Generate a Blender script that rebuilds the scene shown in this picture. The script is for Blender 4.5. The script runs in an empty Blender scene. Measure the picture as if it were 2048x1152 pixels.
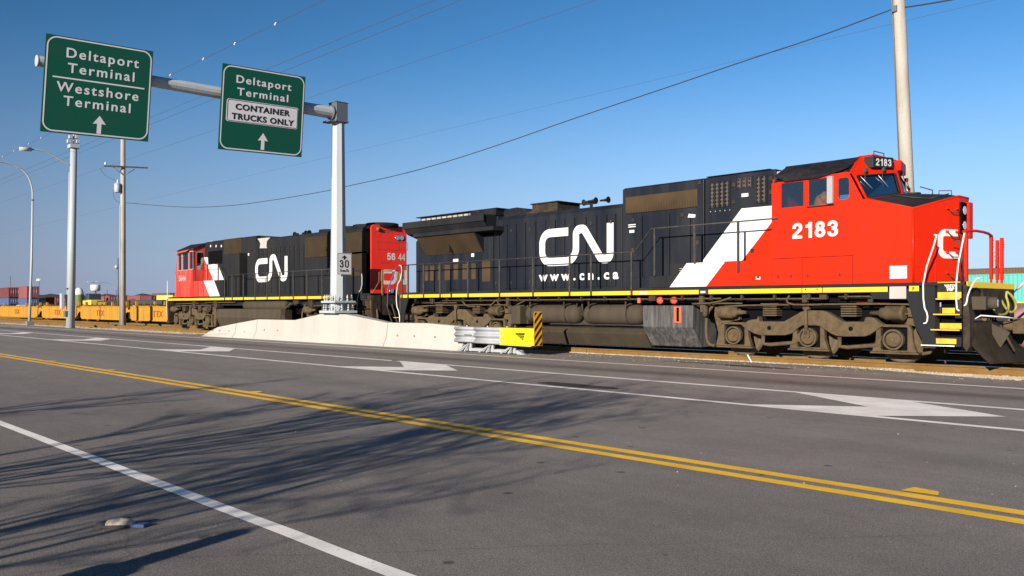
import bpy, bmesh, math, random
from mathutils import Vector, Matrix, noise
from mathutils.geometry import tessellate_polygon
random.seed(7)
R = math.radians
scn = bpy.context.scene
C = scn.collection

# ------------------------------------------------------------------ camera, sky, sun, exposure
# x runs along the railway (to the right), y away from the viewer, z up; the road surface is z = 0
FP, UV, VH, CX, EYE = 1731.0, -610.0, 613.0, 1024.0, 1.45
PHI = math.atan2(CX - UV, FP); CC, SS = math.cos(PHI), math.sin(PHI)
cam = bpy.data.cameras.new('camera'); co = bpy.data.objects.new('camera', cam); C.objects.link(co)
co.location = (0, 0, EYE); co.rotation_euler = (R(90), 0, R(90) - PHI)
cam.sensor_width = 36; cam.lens = 36 * FP / 2048; cam.shift_y = 37 / 2048
cam.clip_start = 0.05; cam.clip_end = 20000
scn.camera = co
SUN_EL = R(16.5); SD = Vector((-0.30, 0.954, 0)).normalized()          # the way the light travels over the ground
world = bpy.data.worlds.new('World'); scn.world = world; world.use_nodes = True
nt = world.node_tree; nt.nodes.clear()
wo = nt.nodes.new('ShaderNodeOutputWorld'); bg = nt.nodes.new('ShaderNodeBackground'); sky = nt.nodes.new('ShaderNodeTexSky')
sky.sky_type = 'NISHITA'; sky.sun_disc = False; sky.sun_elevation = SUN_EL
sky.sun_rotation = math.atan2(-SD.x, -SD.y) % (2 * math.pi)
sky.altitude = 0; sky.air_density = 1.0; sky.dust_density = 0.2; sky.ozone_density = 5.0
hs = nt.nodes.new('ShaderNodeHueSaturation'); hs.inputs['Saturation'].default_value = 1.14; hs.inputs['Value'].default_value = 1.0
# pale sea haze low over the horizon, clearer and deeper blue towards the left
def wn(t): return nt.nodes.new(t)
def wmr(v, a, b_, c, d_, smooth=False):
    k = wn('ShaderNodeMapRange'); k.inputs[1].default_value = a; k.inputs[2].default_value = b_; k.inputs[3].default_value = c; k.inputs[4].default_value = d_
    if smooth: k.interpolation_type = 'SMOOTHSTEP'
    nt.links.new(v, k.inputs[0]); return k.outputs[0]
wtc = wn('ShaderNodeTexCoord'); wsp = wn('ShaderNodeSeparateXYZ'); nt.links.new(wtc.outputs['Generated'], wsp.inputs[0])
hz = wn('ShaderNodeMix'); hz.data_type = 'RGBA'; hz.inputs[6].default_value = (2.1, 2.45, 3.7, 1); hz.inputs[7].default_value = (3.0, 3.9, 5.6, 1); nt.links.new(wmr(wsp.outputs[1], 0.15, 0.8, 0, 1), hz.inputs[0])
hm = wn('ShaderNodeMix'); hm.data_type = 'RGBA'; nt.links.new(wmr(wsp.outputs[2], -0.02, 0.30, 0.92, 0.0, True), hm.inputs[0]); nt.links.new(hs.outputs[0], hm.inputs[6]); nt.links.new(hz.outputs[2], hm.inputs[7])
az = wn('ShaderNodeVectorMath'); az.operation = 'SCALE'; nt.links.new(hm.outputs[2], az.inputs[0]); zm = wn('ShaderNodeMath'); zm.operation = 'MULTIPLY'; nt.links.new(wmr(wsp.outputs[1], 0.1, 0.95, 0.68, 1.12), zm.inputs[0]); nt.links.new(wmr(wsp.outputs[2], 0.05, 0.4, 1.05, 0.72), zm.inputs[1])
nt.links.new(zm.outputs[0], az.inputs['Scale'])
nt.links.new(sky.outputs[0], hs.inputs['Color']); nt.links.new(az.outputs[0], bg.inputs[0]); nt.links.new(bg.outputs[0], wo.inputs[0])
bg.inputs[1].default_value = 0.088
sl = bpy.data.lights.new('sun', 'SUN'); so = bpy.data.objects.new('sun', sl); C.objects.link(so)
sl.energy = 5.0; sl.angle = R(0.5); sl.color = (1.0, 0.91, 0.78)
d = Vector((SD.x * math.cos(SUN_EL), SD.y * math.cos(SUN_EL), -math.sin(SUN_EL)))
so.rotation_euler = d.to_track_quat('-Z', 'Y').to_euler(); so.location = (10, -40, 30)
scn.view_settings.view_transform = 'Standard'; scn.view_settings.look = 'None'
scn.view_settings.exposure = 0.75; scn.view_settings.gamma = 1.0
scn.render.engine = 'CYCLES'

# survey helpers: the point a pixel of the photograph shows, once the plane it lies on is known
def side(u, v, Y):
    z = FP * Y / (CC * (u - UV)); return ((Y * SS - z) / CC, EYE - (v - VH) * z / FP)
def endp(u, v, X):
    t = (u - CX) / FP; Y = X * (SS + t * CC) / (t * SS - CC); z = -X * CC + Y * SS
    return (Y, EYE - (v - VH) * z / FP)
def far(u, v, z):
    r = (u - CX) / FP * z; return Vector((-z * CC + r * SS, z * SS + r * CC, EYE - (v - VH) * z / FP))

# ------------------------------------------------------------------ materials
M = {}
def mat(name, col, rough=0.6, metal=0.0, dirt=None, amt=0.5, scale=3.0, bump=0.0, bscale=40.0, coat=0.0, spec=0.5, fine=0.0, streak=False, emit=None):
    if not name.startswith(('tar', 'ground', 'ballast', 'gravel', 'pebble', 'bag', 'shoe', 'dark_gap')): col = tuple(c * 0.80 for c in col); dirt = tuple(c * 0.80 for c in dirt) if dirt else None
    m = bpy.data.materials.new(name); m.use_nodes = True; n = m.node_tree.nodes; l = m.node_tree.links
    b = n['Principled BSDF']; b.inputs['Base Color'].default_value = (*col, 1); b.inputs['Roughness'].default_value = rough
    b.inputs['Metallic'].default_value = metal; b.inputs['Specular IOR Level'].default_value = spec
    if rough >= 0.78 and spec == 0.5: b.inputs['Specular IOR Level'].default_value = 0.12
    if coat: b.inputs['Coat Weight'].default_value = coat; b.inputs['Coat Roughness'].default_value = 0.12
    tc = n.new('ShaderNodeTexCoord'); mp = n.new('ShaderNodeMapping'); l.new(tc.outputs['Object'], mp.inputs[0])
    if streak: mp.inputs['Scale'].default_value = (1, 1, 0.12)
    if dirt is not None:
        t = n.new('ShaderNodeTexNoise'); t.inputs['Scale'].default_value = scale; t.inputs['Detail'].default_value = 8; t.inputs['Roughness'].default_value = 0.65
        l.new(mp.outputs[0], t.inputs['Vector'])
        cr = n.new('ShaderNodeValToRGB'); cr.color_ramp.elements[0].position = 0.42; cr.color_ramp.elements[1].position = 0.72
        cr.color_ramp.elements[0].color = (0, 0, 0, 1); cr.color_ramp.elements[1].color = (amt, amt, amt, 1)
        l.new(t.outputs[0], cr.inputs[0])
        mx = n.new('ShaderNodeMix'); mx.data_type = 'RGBA'; mx.inputs[6].default_value = (*col, 1); mx.inputs[7].default_value = (*dirt, 1)
        l.new(cr.outputs[0], mx.inputs[0]); out = mx.outputs[2]
        if fine:
            t3 = n.new('ShaderNodeTexNoise'); t3.inputs['Scale'].default_value = 90; t3.inputs['Detail'].default_value = 4; l.new(tc.outputs['Object'], t3.inputs['Vector'])
            mm = n.new('ShaderNodeMapRange'); mm.inputs[1].default_value = 0.3; mm.inputs[2].default_value = 0.7; mm.inputs[3].default_value = 1 - fine; mm.inputs[4].default_value = 1 + fine
            l.new(t3.outputs[0], mm.inputs[0])
            vm = n.new('ShaderNodeVectorMath'); vm.operation = 'SCALE'; l.new(out, vm.inputs[0]); l.new(mm.outputs[0], vm.inputs['Scale']); out = vm.outputs[0]
        l.new(out, b.inputs['Base Color'])
        rr = n.new('ShaderNodeMapRange'); rr.inputs[3].default_value = rough; rr.inputs[4].default_value = min(1, rough + 0.3); l.new(cr.outputs[0], rr.inputs[0]); l.new(rr.outputs[0], b.inputs['Roughness'])
    if bump:
        t2 = n.new('ShaderNodeTexNoise'); t2.inputs['Scale'].default_value = bscale; t2.inputs['Detail'].default_value = 6; l.new(tc.outputs['Object'], t2.inputs['Vector'])
        bp = n.new('ShaderNodeBump'); bp.inputs['Strength'].default_value = bump; bp.inputs['Distance'].default_value = 0.02
        l.new(t2.outputs[0], bp.inputs['Height']); l.new(bp.outputs[0], b.inputs['Normal'])
    if emit: b.inputs['Emission Color'].default_value = (*emit, 1); b.inputs['Emission Strength'].default_value = 1
    M[name] = m; return m
DUST = (0.16, 0.125, 0.09)
mat('black_paint', (0.008, 0.011, 0.019), 0.5, 0, (0.026, 0.028, 0.035), 0.8, 1.6, 0.05, 4, coat=0.05, streak=True, fine=0.2, spec=0.25)
mat('old_black_paint', (0.011, 0.0125, 0.017), 0.7, 0, (0.028, 0.026, 0.026), 0.8, 1.2, 0.15, 5, streak=True, fine=0.25, spec=0.25)
mat('roof_black', (0.012, 0.012, 0.017), 0.78, 0, (0.05, 0.045, 0.045), 0.6, 3)
mat('red_paint', (0.67, 0.020, 0.001), 0.5, 0, (0.56, 0.016, 0.004), 0.7, 1.5, coat=0.05, streak=True, spec=0.15)
mat('old_red_paint', (0.62, 0.022, 0.012), 0.5, 0, (0.66, 0.20, 0.15), 0.75, 2.2, 0.04, 5, streak=True)
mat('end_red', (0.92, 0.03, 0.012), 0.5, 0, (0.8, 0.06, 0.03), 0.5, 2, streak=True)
mat('white_paint', (0.80, 0.80, 0.78), 0.5, 0, (0.62, 0.60, 0.55), 0.5, 2.5, streak=True)
mat('yellow_paint', (0.80, 0.56, 0.008), 0.5, 0, (0.62, 0.42, 0.05), 0.5, 2.5)
mat('beam_yellow_lit', (1.0, 0.74, 0.01), 0.6)  # brighter copy of the yellow, light added in colour for the sun-grazed beam
mat('step_yellow', (0.80, 0.50, 0.02), 0.6, 0, (0.45, 0.26, 0.04), 0.7, 8)
mat('plough_steel', (0.022, 0.018, 0.014), 0.85, 0, (0.045, 0.034, 0.024), 0.8, 4, 0.1, 30)
mat('truck_dust', (0.125, 0.092, 0.054), 0.9, 0, (0.066, 0.047, 0.029), 0.9, 6, 0.06, 60, fine=0.25)
mat('underframe', (0.032, 0.027, 0.022), 0.85, 0, (0.11, 0.08, 0.055), 0.7, 4, 0.2, 20)
mat('dark_gap', (0.006, 0.006, 0.007), 0.95, spec=0.0)  # near-black for joints and slots, also standing in for shade inside gaps
mat('mesh_grille', (0.042, 0.029, 0.018), 0.8, 0, (0.065, 0.046, 0.028), 0.6, 2)
mat('lower_tank', (0.05, 0.04, 0.028), 0.85, 0, (0.085, 0.065, 0.045), 0.7, 2, 0.15, 20, streak=True, fine=0.2)  # darkened so the colour carries the shadow of the air tanks above
mat('tank_grey', (0.080, 0.064, 0.046), 0.8, 0, (0.05, 0.042, 0.036), 0.8, 3, 0.15, 20, streak=True, fine=0.2)
mat('fuel_tank', (0.050, 0.050, 0.055), 0.6, 0, (0.19, 0.18, 0.165), 0.8, 9, 0.1, 20, streak=True, fine=0.25)
mat('rust_steel', (0.235, 0.135, 0.042), 0.85, 0, (0.15, 0.082, 0.026), 0.7, 3, 0.15, 60, fine=0.15)
mat('rail_top', (0.45, 0.43, 0.42), 0.25, 0.9)
mat('wheel_steel', (0.125, 0.09, 0.054), 0.7, 0, (0.09, 0.06, 0.04), 0.8, 6)
mat('handrail_black', (0.03, 0.028, 0.026), 0.6, 0, (0.12, 0.10, 0.08), 0.5, 6)
mat('galvanised', (0.46, 0.50, 0.53), 0.5, 0.0, (0.37, 0.41, 0.44), 0.6, 3, streak=True, fine=0.06)
mat('guard_steel', (0.43, 0.45, 0.48), 0.55, 0.0, (0.27, 0.28, 0.29), 0.7, 4, streak=True)
mat('galv_dark', (0.13, 0.15, 0.18), 0.5, 0.2, (0.12, 0.13, 0.15), 0.6, 3)
mat('concrete', (0.49, 0.475, 0.44), 0.85, 0, (0.37, 0.35, 0.31), 0.55, 0.9, 0.02, 80, streak=True, fine=0.04)
mat('concrete_dark', (0.25, 0.24, 0.22), 0.9, 0, (0.15, 0.14, 0.13), 0.7, 3)
mat('sign_green', (0.002, 0.085, 0.052), 0.5, 0, (0.003, 0.068, 0.045), 0.7, 1.5, spec=0.3)
mat('sign_white', (0.70, 0.68, 0.73), 0.5, spec=0.3)
mat('sign_black', (0.012, 0.012, 0.014), 0.5)
mat('crash_yellow', (0.80, 0.62, 0.008), 0.45, 0, (0.80, 0.62, 0.02), 0.5, 3)
mat('marker_orange', (0.85, 0.42, 0.02), 0.5)
mat('rubber', (0.02, 0.02, 0.02), 0.8)
mat('hose_green', (0.40, 0.38, 0.07), 0.6, 0, (0.15, 0.14, 0.05), 0.7, 10)
mat('chrome', (0.7, 0.7, 0.72), 0.15, 1.0)
mat('lens', (0.55, 0.58, 0.62), 0.08, 0.3, coat=1)
mat('orange_vest', (0.85, 0.20, 0.03), 0.8)
mat('skin', (0.45, 0.25, 0.17), 0.6)
mat('cab_inside', (0.03, 0.033, 0.04), 0.8)
mat('cloth_grey', (0.35, 0.36, 0.38), 0.9)
mat('pole_wood', (0.46, 0.43, 0.39), 0.9, 0, (0.30, 0.27, 0.235), 0.9, 5, 0.4, 30, streak=True, fine=0.15)
mat('pole_wood_dark', (0.18, 0.15, 0.12), 0.9, 0, (0.10, 0.08, 0.06), 0.9, 5, 0.4, 30, streak=True)
mat('wire', (0.03, 0.03, 0.035), 0.7)
mat('wire_blue', (0.07, 0.07, 0.10), 0.7)
mat('porcelain', (0.75, 0.75, 0.78), 0.4)
mat('well_yellow', (0.52, 0.255, 0.014), 0.7, 0, (0.34, 0.15, 0.02), 0.7, 1.5, 0.05, 5, streak=True, fine=0.06)
mat('well_red', (0.40, 0.07, 0.02), 0.7)
mat('c_red', (0.25, 0.06, 0.06), 0.7, 0, (0.20, 0.06, 0.055), 0.6, 0.5, streak=True)
mat('c_maroon', (0.15, 0.025, 0.03), 0.7, 0, (0.10, 0.03, 0.03), 0.6, 0.5)
mat('c_blue', (0.05, 0.09, 0.24), 0.7, 0, (0.08, 0.11, 0.22), 0.6, 0.5)
mat('c_teal', (0.10, 0.48, 0.43), 0.6, 0, (0.09, 0.40, 0.36), 0.6, 0.8, streak=True)
mat('c_brown', (0.17, 0.11, 0.07), 0.8, 0, (0.11, 0.07, 0.05), 0.6, 0.5)
mat('c_yellow', (0.78, 0.55, 0.10), 0.6)
mat('c_dark', (0.03, 0.045, 0.055), 0.7)
mat('c_green', (0.13, 0.20, 0.06), 0.7)
mat('pink_tank', (0.42, 0.16, 0.17), 0.6, 0, (0.60, 0.45, 0.43), 0.7, 2)
mat('bark', (0.10, 0.08, 0.06), 0.9)
mat('bag_white', (0.34, 0.30, 0.27), 0.5, 0, (0.25, 0.17, 0.12), 0.9, 30)
mat('shoe_dark', (0.03, 0.028, 0.03), 0.7)
mat('logo_white', (0.76, 0.76, 0.75), 0.45, 0, (0.66, 0.655, 0.63), 0.5, 3, streak=True)
mat('logo_grey', (0.42, 0.36, 0.38), 0.6)
mat('latch_dark', (0.20, 0.012, 0.006), 0.6)
mat('red_fitting', (0.55, 0.04, 0.03), 0.6)
mat('salmon', (0.62, 0.13, 0.05), 0.7)
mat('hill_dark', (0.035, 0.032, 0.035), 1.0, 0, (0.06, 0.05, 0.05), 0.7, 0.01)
mat('hill_haze', (0.22, 0.29, 0.42), 1.0)  # distance haze mixed into the mountain's own colour
mat('pebble', (0.42, 0.37, 0.30), 0.9, 0, (0.25, 0.18, 0.11), 0.9, 0.8)
mat('aluminium', (0.62, 0.62, 0.64), 0.4, 0.6)
def glass(name, tint, gl=0.10, gw=0.85):
    m = bpy.data.materials.new(name); m.use_nodes = True; n = m.node_tree.nodes; l = m.node_tree.links; n.clear()
    o = n.new('ShaderNodeOutputMaterial'); t = n.new('ShaderNodeBsdfTransparent'); g = n.new('ShaderNodeBsdfGlossy'); mx = n.new('ShaderNodeMixShader'); f = n.new('ShaderNodeFresnel')
    t.inputs[0].default_value = (*tint, 1); g.inputs[0].default_value = (gw, gw, gw, 1); g.inputs[1].default_value = 0.03; f.inputs[0].default_value = 1.5
    ad = n.new('ShaderNodeMath'); ad.inputs[1].default_value = gl; l.new(f.outputs[0], ad.inputs[0]); l.new(ad.outputs[0], mx.inputs[0])
    l.new(t.outputs[0], mx.inputs[1]); l.new(g.outputs[0], mx.inputs[2]); l.new(mx.outputs[0], o.inputs[0]); M[name] = m
glass('side_glass', (0.72, 0.82, 0.88)); glass('front_glass', (0.07, 0.09, 0.17), 0.0, 0.35)

# woven radiator / filter screen: fine vertical and horizontal wires
def screen(name, c0, c1, sx, sz):
    m = mat(name, c0, 0.8); n = m.node_tree.nodes; l = m.node_tree.links; b = n['Principled BSDF']
    tc = n.new('ShaderNodeTexCoord'); sp = n.new('ShaderNodeSeparateXYZ'); l.new(tc.outputs['Object'], sp.inputs[0])
    def wave(s, f):
        a = n.new('ShaderNodeMath'); a.operation = 'MULTIPLY'; a.inputs[1].default_value = f; l.new(s, a.inputs[0])
        c = n.new('ShaderNodeMath'); c.operation = 'SINE'; l.new(a.outputs[0], c.inputs[0]); return c.outputs[0]
    mxm = n.new('ShaderNodeMath'); mxm.operation = 'MAXIMUM'; l.new(wave(sp.outputs[0], sx), mxm.inputs[0]); l.new(wave(sp.outputs[2], sz), mxm.inputs[1])
    mr = n.new('ShaderNodeMapRange'); mr.inputs[1].default_value = -0.3; mr.inputs[2].default_value = 0.9; l.new(mxm.outputs[0], mr.inputs[0])
    t = n.new('ShaderNodeTexNoise'); t.inputs['Scale'].default_value = 1.5; l.new(tc.outputs['Object'], t.inputs['Vector'])
    mx = n.new('ShaderNodeMix'); mx.data_type = 'RGBA'; mx.inputs[6].default_value = (*c0, 1); mx.inputs[7].default_value = (*c1, 1); l.new(mr.outputs[0], mx.inputs[0])
    vm = n.new('ShaderNodeVectorMath'); vm.operation = 'SCALE'; l.new(mx.outputs[2], vm.inputs[0])
    m2 = n.new('ShaderNodeMapRange'); m2.inputs[1].default_value = 0.3; m2.inputs[2].default_value = 0.7; m2.inputs[3].default_value = 0.8; m2.inputs[4].default_value = 1.2; l.new(t.outputs[0], m2.inputs[0]); l.new(m2.outputs[0], vm.inputs['Scale'])
    l.new(vm.outputs[0], b.inputs['Base Color'])
screen('rad_screen', (0.030, 0.020, 0.012), (0.060, 0.040, 0.023), 70, 3)
screen('intake_screen', (0.006, 0.006, 0.007), (0.10, 0.075, 0.06), 80, 60)

# asphalt: speckled aggregate, soft tyre bands along the lanes, spots and patches
def asphalt():
    m = bpy.data.materials.new('asphalt'); m.use_nodes = True; n = m.node_tree.nodes; l = m.node_tree.links; b = n['Principled BSDF']
    tc = n.new('ShaderNodeTexCoord'); P = tc.outputs['Object']
    def noi(s, det=6, rough=0.6, sc=(1, 1, 1)):
        mp = n.new('ShaderNodeMapping'); mp.inputs['Scale'].default_value = sc; l.new(P, mp.inputs[0])
        t = n.new('ShaderNodeTexNoise'); t.inputs['Scale'].default_value = s; t.inputs['Detail'].default_value = det; t.inputs['Roughness'].default_value = rough; l.new(mp.outputs[0], t.inputs['Vector']); return t.outputs[0]
    def mr(v, a, b_, c, d_):
        k = n.new('ShaderNodeMapRange'); k.inputs[1].default_value = a; k.inputs[2].default_value = b_; k.inputs[3].default_value = c; k.inputs[4].default_value = d_; l.new(v, k.inputs[0]); return k.outputs[0]
    def mul(a, b_):
        k = n.new('ShaderNodeMath'); k.operation = 'MULTIPLY'; l.new(a, k.inputs[0]); l.new(b_, k.inputs[1]); return k.outputs[0]
    f = mul(mr(noi(115, 2, 0.9), 0.34, 0.66, 0.36, 1.64), mr(noi(1.1, 6, 0.6), 0.3, 0.7, 0.9, 1.1))
    f = mul(f, mr(noi(48, 3, 0.85), 0.33, 0.67, 0.70, 1.30))
    f = mul(f, mr(noi(0.5, 7, 0.7, (0.12, 1, 1)), 0.35, 0.65, 0.84, 1.12))
    f = mul(f, mr(noi(7, 6, 0.8), 0.35, 0.65, 0.90, 1.08))
    # pale stones and dark pits in the aggregate
    f = mul(f, mr(noi(95, 1, 0.5), 0.66, 0.72, 1.0, 1.9)); f = mul(f, mr(noi(80, 1, 0.5, (1, 1.1, 1)), 0.28, 0.34, 0.45, 1.0))
    # hairline cracks
    wv = n.new('ShaderNodeTexNoise'); wv.inputs['Scale'].default_value = 1.3; wv.inputs['Detail'].default_value = 5; l.new(P, wv.inputs['Vector'])
    wa = n.new('ShaderNodeMix'); wa.data_type = 'VECTOR'; wa.inputs[0].default_value = 0.22; l.new(P, wa.inputs[4]); l.new(wv.outputs['Color'], wa.inputs[5])
    ck = n.new('ShaderNodeTexVoronoi'); ck.feature = 'DISTANCE_TO_EDGE'; ck.inputs['Scale'].default_value = 0.34; l.new(wa.outputs[1], ck.inputs['Vector'])
    crk = mr(ck.outputs['Distance'], 0.0010, 0.0035, 0.78, 1.0)
    gate = mr(noi(0.22, 3), 0.50, 0.56, 0.0, 1.0)
    g1 = n.new('ShaderNodeMath'); g1.operation = 'SUBTRACT'; g1.inputs[0].default_value = 1.0; l.new(crk, g1.inputs[1])
    g2 = mul(g1.outputs[0], gate); g3 = n.new('ShaderNodeMath'); g3.operation = 'SUBTRACT'; g3.inputs[0].default_value = 1.0; l.new(g2, g3.inputs[1]); f = mul(f, g3.outputs[0])
    sp = n.new('ShaderNodeSeparateXYZ'); l.new(P, sp.inputs[0])
    def band(c, w, depth):
        a = n.new('ShaderNodeMath'); a.operation = 'SUBTRACT'; a.inputs[1].default_value = c; l.new(sp.outputs[1], a.inputs[0])
        wob = n.new('ShaderNodeMath'); wob.operation = 'ADD'; l.new(a.outputs[0], wob.inputs[0]); l.new(mr(noi(0.12, 3, 0.5, (1, 0.3, 1)), 0.3, 0.7, -0.12, 0.12), wob.inputs[1])
        ab = n.new('ShaderNodeMath'); ab.operation = 'ABSOLUTE'; l.new(wob.outputs[0], ab.inputs[0])
        k = n.new('ShaderNodeMapRange'); k.interpolation_type = 'SMOOTHSTEP'; k.inputs[1].default_value = 0; k.inputs[2].default_value = w; k.inputs[3].default_value = depth; k.inputs[4].default_value = 1; l.new(ab.outputs[0], k.inputs[0]); return k.outputs[0]
    f = mul(f, mr(sp.outputs[1], 0.5, 9.0, 0.74, 1.0)); f = mul(f, band(15.25, 0.75, 0.55)); f = mul(f, band(4.7, 1.2, 0.93)); f = mul(f, band(9.0, 1.0, 0.95))  # first factor darkens colour towards the viewer, imitating corner and viewing-angle falloff
    # dark spots (gum, oil)
    v = n.new('ShaderNodeTexVoronoi'); v.inputs['Scale'].default_value = 1.9; l.new(P, v.inputs['Vector'])
    f = mul(f, mr(v.outputs['Distance'], 0.07, 0.088, 0.42, 1.0))
    cm = n.new('ShaderNodeVectorMath'); cm.operation = 'SCALE'; cm.inputs[0].default_value = (0.228, 0.200, 0.178); l.new(f, cm.inputs['Scale']); l.new(cm.outputs[0], b.inputs['Base Color'])
    b.inputs['Roughness'].default_value = 0.82; b.inputs['Specular IOR Level'].default_value = 0.35
    bp = n.new('ShaderNodeBump'); bp.inputs['Strength'].default_value = 0.8; bp.inputs['Distance'].default_value = 0.006; l.new(noi(110, 3, 0.8), bp.inputs['Height']); l.new(bp.outputs[0], b.inputs['Normal'])
    M['asphalt'] = m
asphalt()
mat('ground_brown', (0.165, 0.115, 0.065), 0.95, 0, (0.085, 0.06, 0.035), 0.9, 0.8, 0.8, 12, fine=0.5)
mat('ballast', (0.19, 0.13, 0.07), 0.95, 0, (0.09, 0.06, 0.035), 0.9, 2.5, 0.9, 25, fine=0.6)
mat('gravel_grey', (0.24, 0.215, 0.18), 0.95, 0, (0.15, 0.12, 0.09), 0.8, 3, 0.9, 50, fine=0.5)
def paint(name, col, wear):
    m = bpy.data.materials.new(name); m.use_nodes = True; n = m.node_tree.nodes; l = m.node_tree.links; b = n['Principled BSDF']
    tc = n.new('ShaderNodeTexCoord')
    t = n.new('ShaderNodeTexNoise'); t.inputs['Scale'].default_value = 25; t.inputs['Detail'].default_value = 9; t.inputs['Roughness'].default_value = 0.75; l.new(tc.outputs['Object'], t.inputs['Vector'])
    k = n.new('ShaderNodeMapRange'); k.inputs[1].default_value = 0.57; k.inputs[2].default_value = 0.70; k.inputs[3].default_value = 0; k.inputs[4].default_value = wear; l.new(t.outputs[0], k.inputs[0])
    t2 = n.new('ShaderNodeTexNoise'); t2.inputs['Scale'].default_value = 2; t2.inputs['Detail'].default_value = 5; l.new(tc.outputs['Object'], t2.inputs['Vector'])
    k2 = n.new('ShaderNodeMapRange'); k2.inputs[1].default_value = 0.3; k2.inputs[2].default_value = 0.7; k2.inputs[3].default_value = 0.78; k2.inputs[4].default_value = 1.05; l.new(t2.outputs[0], k2.inputs[0])
    vm = n.new('ShaderNodeVectorMath'); vm.operation = 'SCALE'; vm.inputs[0].default_value = col; l.new(k2.outputs[0], vm.inputs['Scale'])
    mx = n.new('ShaderNodeMix'); mx.data_type = 'RGBA'; l.new(vm.outputs[0], mx.inputs[6]); mx.inputs[7].default_value = (0.2, 0.19, 0.175, 1); l.new(k.outputs[0], mx.inputs[0]); l.new(mx.outputs[2], b.inputs['Base Color'])
    b.inputs['Roughness'].default_value = 0.75; M[name] = m
paint('line_white', (0.92, 0.87, 0.80), 0.7); paint('line_yellow', (0.95, 0.54, 0.01), 0.55)

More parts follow.
